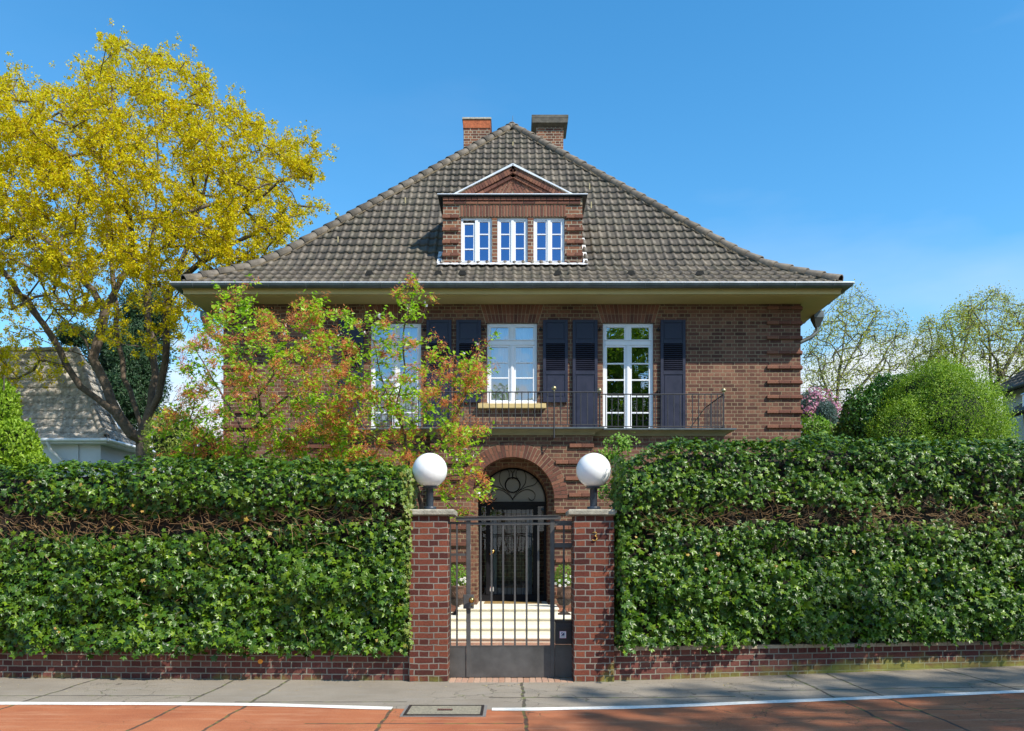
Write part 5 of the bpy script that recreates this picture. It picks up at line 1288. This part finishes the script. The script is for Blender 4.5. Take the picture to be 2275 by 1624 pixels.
tree_mesh('trunk', nodes, par, BARK, mt, tip=.0095, ex=.475, n=6, rmax=.34)
tp = nodes[tips]; pp = nodes[par[tips]]; mids = np.concatenate([tp, tp+(pp-tp)*.55+rg.normal(0, .12, tp.shape)])
shade = np.clip((tp[:, 2]-5)/3, 0, 1)
mm_ = np.concatenate([mids, mids[:len(tp)]+rg.normal(0, .2, tp.shape), tp+rg.normal(0, .16, tp.shape), tp+rg.normal(0, .22, tp.shape)])
V, T = clumps(rg, mm_, 30, .048, CLT, CLF, .035, .3); np_mesh('blossom', V, T, MAPLE, mt)
# ---- cherries in front of the house, left
def cherry(name, seed, trunk, poly, d, depth, n, dens, label, extra):
    rg = np.random.default_rng(seed); xs = [p[0] for p in poly]; ys = [p[1] for p in poly]
    att = crown_pts(rg, poly, d, depth, n, (sum(xs)/len(xs), sum(ys)/len(ys)), ((max(xs)-min(xs))/1.7, (max(ys)-min(ys))/1.7), dens)
    nodes, par, tips = grow(rg, [PL(t, d) for t in trunk], att, seg=.14, jit=.016)
    t = thing(name, (PL(trunk[0], d)[0][0], d-10, .08), label, 'tree')
    tree_mesh('trunk', nodes, par, BARKC, t, tip=.0026, ex=.46, n=5, rmax=.06)
    leafn = np.bincount(par[par >= 0], minlength=len(nodes)); c = np.concatenate([nodes[tips], nodes[par[tips]], nodes[par[par[tips]]]])
    cc = c[rg.random(len(c)) < .82]
    cc = cc[rg.random(len(cc)) < .58]; n_ = len(cc)*5; pos = np.repeat(cc, 5, axis=0)+rg.normal(0, .042, (len(cc)*5, 3)); nr = rg.normal(0, .55, (n_, 3))+np.array([0, -.3, .9])
    V, T = scatter(OVT*np.array([1.1, 1, 1]), OVF, pos, frames(nr, rg.normal(0, .6, (n_, 3))+np.array([0, 0, -.25]), rg, .3), .082*(.5+.7*rg.random(n_))); np_mesh('leaves', V, T, CHG, t)
    sel = c[(vnoise(c, 3.6, seed) > .04) & (rg.random(len(c)) < .85)]; sel = np.concatenate([sel, sel+rg.normal(0, .03, sel.shape)])
    V, T = clumps(rg, sel, 12, .034, SPT[:4], np.array([(0, 1, 2), (1, 3, 2)]), .052, .0); np_mesh('spent_blossom', V, T, CHO, t)
    sel = c[rg.random(len(c)) < .02]; V, T = clumps(rg, sel, 3, .02, CLT, CLF, .028, .0); tag(np_mesh('last_petals', V, T, CHW, t), kind='stuff')
    return t
polyA = [(330, 1015), (350, 930), (400, 870), (395, 790), (430, 740), (455, 690), (480, 655), (470, 610), (500, 640), (530, 625), (570, 620), (560, 660), (575, 690), (620, 700), (690, 655), (720, 650), (715, 690), (745, 680), (790, 690), (800, 730), (760, 740), (740, 800), (780, 860), (790, 960), (800, 1050), (600, 1060), (400, 1050)]
polyB = [(700, 1060), (720, 980), (700, 900), (760, 870), (750, 790), (730, 730), (760, 720), (820, 790), (800, 700), (850, 690), (890, 690), (880, 640), (925, 590), (932, 640), (970, 628), (960, 680), (940, 700), (900, 720), (890, 770), (950, 740), (1010, 770), (1000, 800), (1070, 760), (1130, 715), (1120, 735), (1075, 790), (1125, 830), (1075, 855), (1110, 860), (1060, 880), (1020, 910), (1085, 955), (1050, 1000), (1080, 1030), (1095, 1095), (1060, 1130), (1010, 1150), (960, 1060), (880, 1080)]
dA = lambda x, y: .30+.70*(.5+.5*math.sin(x*.05+y*.013)*math.sin(y*.045))
cherry('cherry_tree', 31, [[(545, 1290, 0), (541, 1100, 0), (540, 1015, 0), (545, 985, 0)], [(545, 985, 0), (530, 940, 0), (495, 880, 12.7), (460, 820, 12.8), (430, 770, 12.9)], [(545, 985, 0), (580, 930, 0), (575, 880, 12.4), (610, 830, 12.3), (600, 760, 12.2), (540, 680, 12.2), (505, 645, 12.2)], [(580, 930, 0), (640, 880, 12.6), (690, 800, 12.8), (715, 690, 12.8)], [(541, 1060, 0), (470, 990, 12.2), (400, 920, 12.1)], [(541, 1040, 0), (640, 980, 12.3), (730, 940, 12.3)], [(575, 880, 0), (560, 800, 0), (545, 740, 0)]],
       polyA, 12.5, 1.1, 1200, lambda x, y: dA(x, y)*(1.15 if y > 900 else 1), 'small cherry tree with orange spent blossom at the left end of the villa', None)
cherry('cherry_tree', 37, [[(960, 1290, 0), (930, 1100, 0), (905, 1020, 0), (898, 960, 0)], [(898, 960, 0), (870, 900, 12.6), (845, 830, 12.8), (830, 760, 12.9), (790, 720, 12.9)], [(898, 960, 0), (880, 900, 12.3), (900, 820, 12.2), (895, 740, 12.1), (915, 650, 12.1), (922, 600, 12.1)], [(930, 1060, 0), (975, 990, 12.3), (1010, 930, 12.2), (1040, 860, 12.1), (1060, 790, 12.1), (1105, 730, 12.1)], [(975, 990, 12.3), (1040, 960, 12), (1075, 955, 12)], [(905, 1020, 0), (830, 970, 12.2), (760, 940, 12)], [(955, 1080, 0), (1000, 1060, 12), (1050, 1050, 11.8), (1080, 1080, 11.8)]],
       polyB, 12.4, .8, 800, lambda x, y: dA(x+20, y+40)*(.75 if 640 < y < 800 else 1), 'small leafy cherry tree in front of the left french window beside the arch', None)

# ---- shrubs and conifers made of sprays
def spray_bush(name, centres, n, size, mat, label, cat, seed, tm=SPT, tf=SPF, up=.7, out=1.0, lump=.12, core=True, shell=(.82, 1.05), group=None, trunkm=BARKB, inner=.35):
    """centres: list of (cx, cy, cz, rx, ry, rz)"""
    rg = np.random.default_rng(seed); t = thing(name, (centres[0][0], centres[0][1], .05), label, cat, group); parts = []
    vol = np.array([c[3]*c[4]+c[3]*c[5]+c[4]*c[5] for c in centres]); vol = vol/vol.sum()
    for c, f in zip(centres, vol):
        m = int(n*f); p = rg.normal(0, 1, (m, 3)); p /= np.linalg.norm(p, axis=1, keepdims=True)
        k = 1+lump*vnoise(p*np.array(c[3:6]), 2.6, seed)+lump*.6*vnoise(p*np.array(c[3:6]), 6.5, seed+1)
        r = rg.uniform(*shell, m); dp = rg.random(m) < inner; r[dp] *= rg.uniform(.75, 1, dp.sum())
        pos = np.array(c[:3])+p*np.array(c[3:6])*(k*r)[:, None]; nr = p*.8+rg.normal(0, .55, p.shape)
        d = -(p*out+np.array([0, 0, up])); R = frames(nr, -d, rg, .35)
        parts.append(scatter(tm, tf, pos, R, size*(.6+.8*rg.random(m))))
    V, T = merge(parts); V[:, 2] = np.maximum(V[:, 2], .05); np_mesh('foliage', V, T, mat, t)
    mb = MB(); c = centres[0]; mb.tube([(c[0], c[1], -.05), (c[0]+.03, c[1], c[2]*.6), (c[0], c[1], c[2]+c[5]*.3)], [.09, .07, .03], 8)
    for k in range(7):
        a = k*.9; mb.tube([(c[0], c[1], c[2]*.4+.1*k), (c[0]+math.cos(a)*c[3]*.7, c[1]+math.sin(a)*c[4]*.7, c[2]+.1*k)], [.04, .01], 5)
    mb.build('trunk', trunkm, t)
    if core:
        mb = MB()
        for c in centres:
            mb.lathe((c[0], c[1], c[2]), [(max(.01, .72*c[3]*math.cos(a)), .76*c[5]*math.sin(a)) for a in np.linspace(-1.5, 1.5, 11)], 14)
        mb.build('dark_core', plain(name+' inner', (.012, .018, .006), .95, var=.5, scale=9), t)  # solid core added against see-through, inner shade put into its near-black colour
    return t
def E(dx, dy, d, rx, rz, ry=None):        # ellipsoid from survey centre + pixel radii
    p = P(dx, dy, d); return (p.x, p.y, p.z, rx*d/F, (ry if ry else rx)*d/F, rz*d/F)
spray_bush('arborvitae', [E(2095, 975, 17.5, 128, 158), E(2060, 905, 17.8, 92, 92), E(2125, 1060, 17.3, 95, 160), E(2000, 1015, 17.2, 80, 120), E(2175, 960, 17.7, 50, 95), E(2110, 860, 17.8, 42, 48)], 120000, .052, THU, 'big yellow green arborvitae rising over the right hedge', 'shrub', 3, tm=OVT*np.array([.75, 1, 1]), tf=OVF, up=.45, lump=.20, shell=(.84, 1.05))
spray_bush('laurel_bush', [E(1930, 955, 18.4, 62, 92), E(1985, 900, 18.6, 66, 62), E(1900, 1020, 18.7, 50, 90)], 20000, .07, YEW, 'dark green laurel bush left of the arborvitae', 'shrub', 4, tm=OVT*np.array([1.3, 1, 1]), tf=OVF, up=.5)
spray_bush('green_bush', [E(1812, 985, 21, 52, 55), E(1850, 1010, 20.5, 35, 50)], 6000, .075, BUSH, 'fresh light green bush against the right corner of the villa', 'shrub', 5, tm=OVT, tf=OVF)
spray_bush('blue_spruce', [E(1795, 905, 23.6, 32, 34), E(1835, 930, 22.2, 24, 42), E(1825, 1000, 22.2, 44, 60)], 24000, .055, SPRC, 'grey blue conifer behind the right corner of the villa', 'conifer', 6, tm=OVT*np.array([.6, 1, 1]), tf=OVF, up=.1)
spray_bush('bare_shrub', [E(1865, 985, 20.5, 34, 48)], 1500, .06, leaf_mat('tan buds', [(.25, .19, .06), (.20, .22, .05), (.30, .20, .08)], trans=.3), 'thin tan shrub between the light green bush and the dark laurel', 'shrub', 8, tm=OVT, tf=OVF, core=False, shell=(.3, 1.05))
spray_bush('lime_conifer', [E(5, 920, 13.5, 36, 75), E(35, 1000, 13.3, 50, 72), E(-60, 960, 13.5, 70, 140), E(75, 1040, 13.2, 36, 36)], 22000, .055, LIME, 'lime green feathery conifer at the left edge behind the hedge', 'conifer', 9, up=.9)
spray_bush('dark_pine', [E(165, 745, 40, 40, 22), E(285, 800, 40, 80, 75), E(330, 700, 40.5, 60, 55), E(270, 890, 39.5, 90, 60)], 34000, .17, PINE, 'dark green pine standing behind the blossoming maple and the grey roofed house', 'tree', 10, tm=OVT*np.array([.7, 1, 1]), tf=OVF, lump=.35, up=.2)
spray_bush('yellow_green_bush', [E(385, 980, 22, 60, 60), E(450, 1010, 21.5, 60, 45)], 6500, .08, leaf_mat('soft yellow green', [(.22, .30, .05), (.32, .38, .07), (.26, .34, .06)], trans=.35), 'soft yellow green bush behind the orange cherry, right of the maple trunk', 'shrub', 12, tm=OVT, tf=OVF)

# ---- sparse trees with young leaves, right and behind
def bg_tree(seed, trunk, poly, d, depth, n, mat, label, leaf=.042, per=7, group='young leaved trees behind the garden', tip=.0075, cat='tree', name='spring_tree', spread=.15, ex=.5, seg=.6):
    rg = np.random.default_rng(seed); xs = [p[0] for p in poly]; ys = [p[1] for p in poly]
    att = crown_pts(rg, poly, d, depth, n, (sum(xs)/len(xs), sum(ys)/len(ys)), ((max(xs)-min(xs))/1.8, (max(ys)-min(ys))/1.8))
    nodes, par, tips = grow(rg, [PL(t, d) for t in trunk], att, seg=seg, jit=.07)
    t = thing(name, (PL(trunk[0], d)[0][0], d-10, 0), label, cat, group); tree_mesh('trunk', nodes, par, BARKB, t, tip=tip, ex=ex, n=5, rmax=.3)
    c = np.concatenate([nodes[tips], nodes[par[tips]]]); V, T = clumps(rg, c, per, spread, CLT, CLF, leaf, .2); np_mesh('leaves', V, T, mat, t)
    return t
bg_tree(51, [[(1850, 1240, 0), (1848, 1000, 0), (1855, 950, 0)], [(1855, 950, 0), (1860, 850, 0), (1880, 720, 0), (1890, 660, 0)], [(1855, 950, 0), (1900, 870, 0), (1960, 800, 0), (2010, 720, 0)], [(1852, 980, 0), (1930, 900, 0), (2000, 860, 0)], [(1855, 930, 0), (1825, 830, 0), (1810, 760, 0)], [(1860, 850, 0), (1910, 760, 0), (1950, 690, 0)]],
        [(1785, 930), (1782, 800), (1800, 740), (1830, 690), (1860, 650), (1900, 630), (1925, 660), (1945, 665), (1960, 700), (1985, 685), (2020, 720), (2030, 770), (2010, 830), (1975, 880), (1920, 930), (1850, 960)], 36, 3.2, 1150, SPRING, 'wide young leaved tree just right of the villa, with fanning bare limbs')
bg_tree(52, [[(2050, 1240, 0), (2050, 900, 0), (2055, 840, 0)], [(2055, 840, 0), (2070, 760, 0), (2060, 720, 0)], [(2052, 880, 0), (2030, 800, 0)]],
        [(2000, 850), (2015, 790), (2040, 720), (2060, 700), (2085, 720), (2110, 780), (2090, 850), (2050, 880)], 38, 2, 480, SPRING, 'low thin tree behind the arborvitae between two taller trees')
bg_tree(53, [[(2130, 1240, 0), (2130, 900, 0), (2128, 830, 0)], [(2128, 830, 0), (2120, 760, 0), (2105, 700, 0)], [(2128, 830, 0), (2150, 750, 0), (2165, 690, 0)]],
        [(2075, 860), (2070, 790), (2085, 730), (2100, 690), (2135, 670), (2165, 690), (2175, 740), (2170, 820), (2140, 870)], 37, 2.4, 560, OLIVE, 'yellow green young leaved tree directly behind the top of the arborvitae')
bg_tree(54, [[(2200, 1240, 0), (2203, 900, 0), (2204, 830, 0)], [(2204, 830, 0), (2198, 740, 0), (2190, 690, 0), (2195, 660, 0)], [(2204, 830, 0), (2225, 740, 0), (2240, 690, 0)], [(2204, 850, 0), (2250, 790, 0), (2290, 720, 0)], [(2198, 740, 0), (2160, 690, 0)]],
        [(2120, 690), (2150, 660), (2180, 650), (2210, 635), (2245, 655), (2260, 680), (2290, 660), (2330, 690), (2330, 800), (2280, 850), (2220, 870), (2180, 830), (2160, 760)], 35, 3, 850, SPRING, 'tallest young leaved tree at the right edge beside the tiled neighbour')
bg_tree(55, [[(400, 1240, 0), (400, 1000, 0)], [(400, 1000, 0), (380, 900, 0), (400, 860, 0)], [(400, 1000, 0), (450, 950, 0)]],
        [(340, 1010), (350, 930), (390, 900), (440, 930), (480, 970), (470, 1020)], 34, 2, 220, OLIVE, 'small yellow green tree low down between the maple and the villa', group='trees beyond the left garden')
# magnolia
bg_tree(56, [[(1800, 1240, 0), (1805, 1000, 0), (1806, 960, 0)], [(1806, 960, 0), (1820, 880, 0)], [(1806, 960, 0), (1795, 900, 0)], [(1806, 980, 0), (1850, 905, 0)]],
        [(1782, 950), (1785, 880), (1800, 850), (1830, 865), (1845, 890), (1862, 885), (1868, 910), (1830, 930), (1800, 970)], 23.2, .8, 70, PINK, 'magnolia with pink blossom at the right corner of the villa', leaf=.05, per=5, group=None, tip=.008, name='magnolia_tree', spread=.10, seg=.3)

# ---- climbing rose by the right globe
rg = np.random.default_rng(70)
t = thing('climbing_rose', (1.35, .9, .1), 'leafy green climber shoots between the number 3 pillar globe and the right hedge', 'climbing plant')
nodes, par, tips = grow(rg, [PL([(1400, 1290, 11), (1385, 1130, 11), (1370, 1060, 11), (1362, 1000, 11), (1378, 975, 11)]), PL([(1370, 1060, 11), (1345, 1000, 11)]), PL([(1385, 1130, 10.8), (1345, 1100, 10.7)])],
                        np.array([tuple(P(x, y, 11+rg.uniform(-.15, .15))) for x, y in [(rg.normal(1375, 18), rg.normal(990, 16)) for _ in range(60)]+[(rg.normal(1345, 10), rg.normal(1012, 6)) for _ in range(16)]+[(rg.normal(1372, 12), rg.normal(1060, 30)) for _ in range(50)]+[(rg.normal(1345, 8), rg.normal(1095, 14)) for _ in range(14)]]), seg=.08, jit=.01)
tree_mesh('stem', nodes, par, BARKC, t, tip=.002, ex=.45, n=5, rmax=.012)
c = np.concatenate([nodes[tips], nodes[par[tips]]]); n = len(c)*3; V, T = scatter(OVT*np.array([1.5, 1, 1]), OVF, np.repeat(c, 3, axis=0)+rg.normal(0, .03, (n, 3)), frames(rg.normal(0, .5, (n, 3))+np.array([.1, -.6, .7]), rg.normal(0, .6, (n, 3))+np.array([0, 0, -.6]), rg), .045*(.6+.7*rg.random(n))); np_mesh('leaves', V, T, BUSH, t)

# ---- street trees across the road behind the camera: they shade the lane and show in the window glass
def street_tree(seed, x, y, h, r, n, label, leafn=12, cz=None):
    rg = np.random.default_rng(seed); cz = cz or h-r; p = rg.normal(0, 1, (n, 3)); p /= np.linalg.norm(p, axis=1, keepdims=True); p *= rg.uniform(.3, 1, (n, 1))**.5*r
    att = p*np.array([1, 1, .85])+np.array([x, y, cz]); att = att[att[:, 2] > 3.5]
    nodes, par, tips = grow(rg, [[(x, y, 0), (x+.1, y, 2.5), (x, y+.1, cz-.5*r), (x, y, cz+.4*r)]], att, seg=.7, jit=.1)
    t = thing('street_tree', (x, y, 0), label, 'tree'); tree_mesh('trunk', nodes, par, BARK, t, tip=.011, ex=.5, n=5, rmax=.3)
    c = np.concatenate([nodes[tips], nodes[par[tips]]]); V, T = clumps(rg, c, leafn, .24, CLT, CLF, .17, .3); np_mesh('leaves', V, T, {61: YEW, 62: LIME, 63: OLIVE}.get(seed, BUSH), t)
street_tree(61, 20.8, -17.0, 25, 5.9, 800, 'tall street tree far to the right, shading the red lane', 10)
street_tree(62, 6.8, -25, 15.5, 4.6, 700, 'dense street tree over the road, mirrored in the right french window', 16)
street_tree(63, -.6, -30, 12.4, 3.6, 300, 'thin street tree over the road, mirrored in the middle window', 6)
street_tree(64, 14, -26, 16, 5, 500, 'dense street tree far right over the road', 14)

# ================================================================== NEIGHBOURS
NT = island_mat('neighbour tiles', [(.36, .325, .28), (.44, .40, .35), (.40, .37, .32)], rough=.8, var=.5, scale=9, attr='rnd')
nh = thing('neighbour_house', (-17, 17, 0), 'white rendered house with a lichen spotted grey tiled roof beyond the left hedge', 'house')
nx0, nx1, ny0, ny1 = -24.0, -12.15, 14.95, 18.65; ez = 4.86
mb = MB(); mb.box(nx0+.3, nx1-.35, ny0+.35, ny1-.35, 0, ez-.02); mb.box(nx1-1.15, nx1-1.0, ny0+.30, ny0+.349, 0, ez-.03); mb.build('wall', RENDER, nh)
mb = MB(); mb.rings(nx0, nx1, ny0, ny1, [(ez-.10, -.06), (ez-.10, 0), (ez+.0, .02)]); mb.build('fascia', plain('white board', (.66, .67, .66), .5), nh)
P2 = [(0, ez+.03), (.35, ez+.36), (.62, ez+.78), (1.0, ez+1.5), (1.82, ez+3.1)]
mb = MB()
for j in range(len(P2)-1):
    (t0, z0), (t1, z1) = P2[j], P2[j+1]; c = lambda t, z: [(nx0+t, ny0+t, z-.05), (nx1-t, ny0+t, z-.05), (nx1-t, ny1-t, z-.05), (nx0+t, ny1-t, z-.05)]
    A_, B_ = c(t0, z0), c(t1, z1)
    for k in range(4): mb.face([A_[k], A_[(k+1) % 4], B_[(k+1) % 4], B_[k]])
nr_ = mb.build('roof', plain('roof underlay b', (.05, .04, .035), .9), nh)
roof_slope('front_tiles', nx0, nx1, (0, ny0, 0), (1, 0, 0), (0, 1, 0), P2, NT, nr_, tw=.22, tr=.30, sub=6, seed=11)
roof_slope('side_tiles', ny0, ny1, (nx1, 0, 0), (0, 1, 0), (-1, 0, 0), P2, NT, nr_, tw=.22, tr=.30, sub=6, seed=12)
mb = MB(); f2 = lambda t: float(np.interp(t, [p[0] for p in P2], [p[1] for p in P2])); s = 0.02
while s < 1.72: halftile(mb, (nx1-s, ny0+s, f2(s)+.05), (nx1-s-.17, ny0+s+.17, f2(s+.17)+.04), .11, .09); s += .15
x = nx1-1.85
while x > nx0+1.9: halftile(mb, (x, (ny0+ny1)/2, f2(1.82)+.03), (x-.42, (ny0+ny1)/2, f2(1.82)+.02), .11, .095); x -= .38
mb.build('hip_tiles', NT, nr_)
rg = np.random.default_rng(80); n = 700; tt = rg.uniform(.02, 1.7, n); xx = rg.uniform(-19, nx1-.1, n); k = xx < nx1-tt; tt, xx = tt[k], xx[k]
pos = np.stack([xx, ny0+tt-.02, np.interp(tt, [p[0] for p in P2], [p[1] for p in P2])+.055], 1); pos2 = np.stack([nx1-tt+.03, rg.uniform(ny0+.1, ny1, len(tt)), pos[:, 2]], 1); pos2 = pos2[(pos2[:, 1]-ny0 > nx1-pos2[:, 0])&(ny1-pos2[:, 1] > nx1-pos2[:, 0])]
V, T = merge([scatter(CLT*np.array([1, .8, .1]), CLF, p_, frames(np.tile(np.array(nn_2, float), (len(p_), 1)), np.tile([.2, -.5, -1.], (len(p_), 1)), rg, .05), .05*(.3+rg.random(len(p_)))) for p_, nn_2 in ((pos, (0, -.85, .5)), (pos2, (.85, 0, .5)))]); np_mesh('lichen_spots', V, T, plain('white lichen', (.55, .54, .50), .9), nr_)
mb = MB()
for dx, dy, dd in ((402, 1246, 26.4), ):
    pass
p = Vector((nx1-.62, ny0+1.9, f2(.62)))
for yy0, tt0 in ((ny0+1.55, .45), (ny0+2.2, .75)):
    a, b = tt0, tt0+.28; mb.add([(nx1-a+.07, yy0, f2(a)+.05), (nx1-a+.07, yy0+.42, f2(a)+.05), (nx1-b+.07, yy0+.42, f2(b)+.07), (nx1-b+.07, yy0, f2(b)+.07)], [(0, 1, 2, 3)], 1)
    mb.tube([(nx1-a+.08, yy0, f2(a)+.05), (nx1-a+.08, yy0+.42, f2(a)+.05), (nx1-b+.08, yy0+.42, f2(b)+.08), (nx1-b+.08, yy0, f2(b)+.08), (nx1-a+.08, yy0, f2(a)+.05)], .025, 5)
mb.build('skylight', [WHITE, GLASS], nr_)
mb = MB(); mb.tube([(nx0, ny0-.06, ez), (nx1+.06, ny0-.06, ez)], .055, 8); mb.tube([(nx1+.06, ny0-.06, ez), (nx1+.06, ny1, ez)], .055, 8)
mb.tube([(nx1-1.75, ny0-.04, ez-.05), (nx1-1.7, ny0+.05, ez-.3), (nx1-1.42, ny0+.28, ez-.62), (nx1-1.40, ny0+.28, 0)], .05, 8); mb.build('gutter', ZINCL, nh)
mb = MB(); p = P(288, 1004, 25.0); mb.tube([(p.x-.35, ny0-.06, ez-.0), (p.x-.3, ny0-.1, ez-.02)], .03, 6); mb.build('gutter_outlet', ZINC, nh)
# right neighbour: two stepped roofs
NT2 = island_mat('brown ridge tiles', [(.12, .095, .075), (.17, .14, .11), (.14, .12, .09)], rough=.8, var=.6, scale=7, attr='rnd')
rh = thing('neighbour_house', (18.5, 16, 0), 'pale rendered house with two stepped brown tiled roofs at the right edge', 'house')
WG = plain('pale green grey render', (.50, .52, .46), .85, var=.05)
def wing(x0, y0, y1, ez, run, k, xw, seedk):
    """side facing the street garden: eaves at x0 from y0 to y1, roof rising away to the right"""
    mb = MB(); mb.box(xw, xw+9, y0+.2, y1-.25, 0, ez-.02); mb.prism if False else None
    n = x0+run; mb.add([(xw, y1-.25, ez-.02), (xw+9, y1-.25, ez-.02), (n, y1-.25, ez+k*run-.12)], [(0, 1, 2), (2, 1, 0)]); mb.build('wall', WG, rh)
    mb = MB(); V = [(x0, y0, ez-.04), (n, y0, ez+k*run-.04), (n, y1, ez+k*run-.04), (x0, y1, ez-.04)]; V += [(a, b, c-.12) for a, b, c in V]
    mb.add(V, [(0, 1, 2, 3), (7, 6, 5, 4), (0, 3, 7, 4), (1, 5, 6, 2), (2, 6, 7, 3), (0, 4, 5, 1)])
    if run > 2: mb.add([(n, y0, ez+k*run-.04), (n+run, y0, ez-.04), (n+run, y1, ez-.04), (n, y1, ez+k*run-.04)], [(0, 1, 2, 3)])
    r_ = mb.build('roof', plain('deck '+str(seedk), (.06, .05, .04), .9), rh)
    roof_slope('side_tiles', y0, y1, (x0, 0, 0), (0, 1, 0), (1, 0, 0), [(0, ez), (run, ez+k*run)], NT2, r_, tw=.26, tr=.33, sub=6, seed=seedk+1, amp=.022, hip=False)
    mb = MB(); mb.tube([(x0-.07, y0-.06, ez-.03), (x0-.07, y1+.05, ez-.03)], .075, 8); mb.build('gutter', plain('dark gutter '+str(seedk), (.04, .042, .045), .5), rh); return r_
ra_ = wing(17.7, 13, 21, 7.3, 5, .70, 18.12, 31); rb_ = wing(17.2, 12, 18.9, 6.27, .915, .72, 17.58, 33)
for (x, y, z, rr) in ((18.3, 20-.6, 7.72, ra_), (17.45, 18.3, 6.45, rb_)):
    mb = MB(); mb.tube([(x, y, z-.15), (x, y, z+.36)], .09, 12); mb.lathe((x, y, z+.36), [(.09, 0), (.15, .02), (.14, .05), (.02, .10)], 12); mb.build('vent_pipe', ZINCL, rr)

# ================================================================== LITTER
rg = np.random.default_rng(90); n = 170; x = rg.uniform(-6.5, 6.5, n); u = rg.random(n)**1.3
y = np.array([yl(a) for a in x])+.03-u*.9; z = np.array([gz(a) for a in x])+.006; k = (np.abs(x) > .6)|(y < -.1)
pos = np.stack([x, y, z], 1)[k]; m = len(pos)
V, T = scatter(OVT*np.array([.45, 1, .3]), OVF, pos, frames(rg.normal(0, .12, (m, 3))+np.array([0, 0, 1.]), rg.normal(0, 1, (m, 3)), rg, .1), .030*(.5+rg.random(m)))
o = np_mesh('leaf_litter', V, T, leaf_mat('fallen petals', [(.55, .42, .14), (.45, .28, .08), (.60, .52, .25)], trans=.1)); tag(o, kind='stuff')
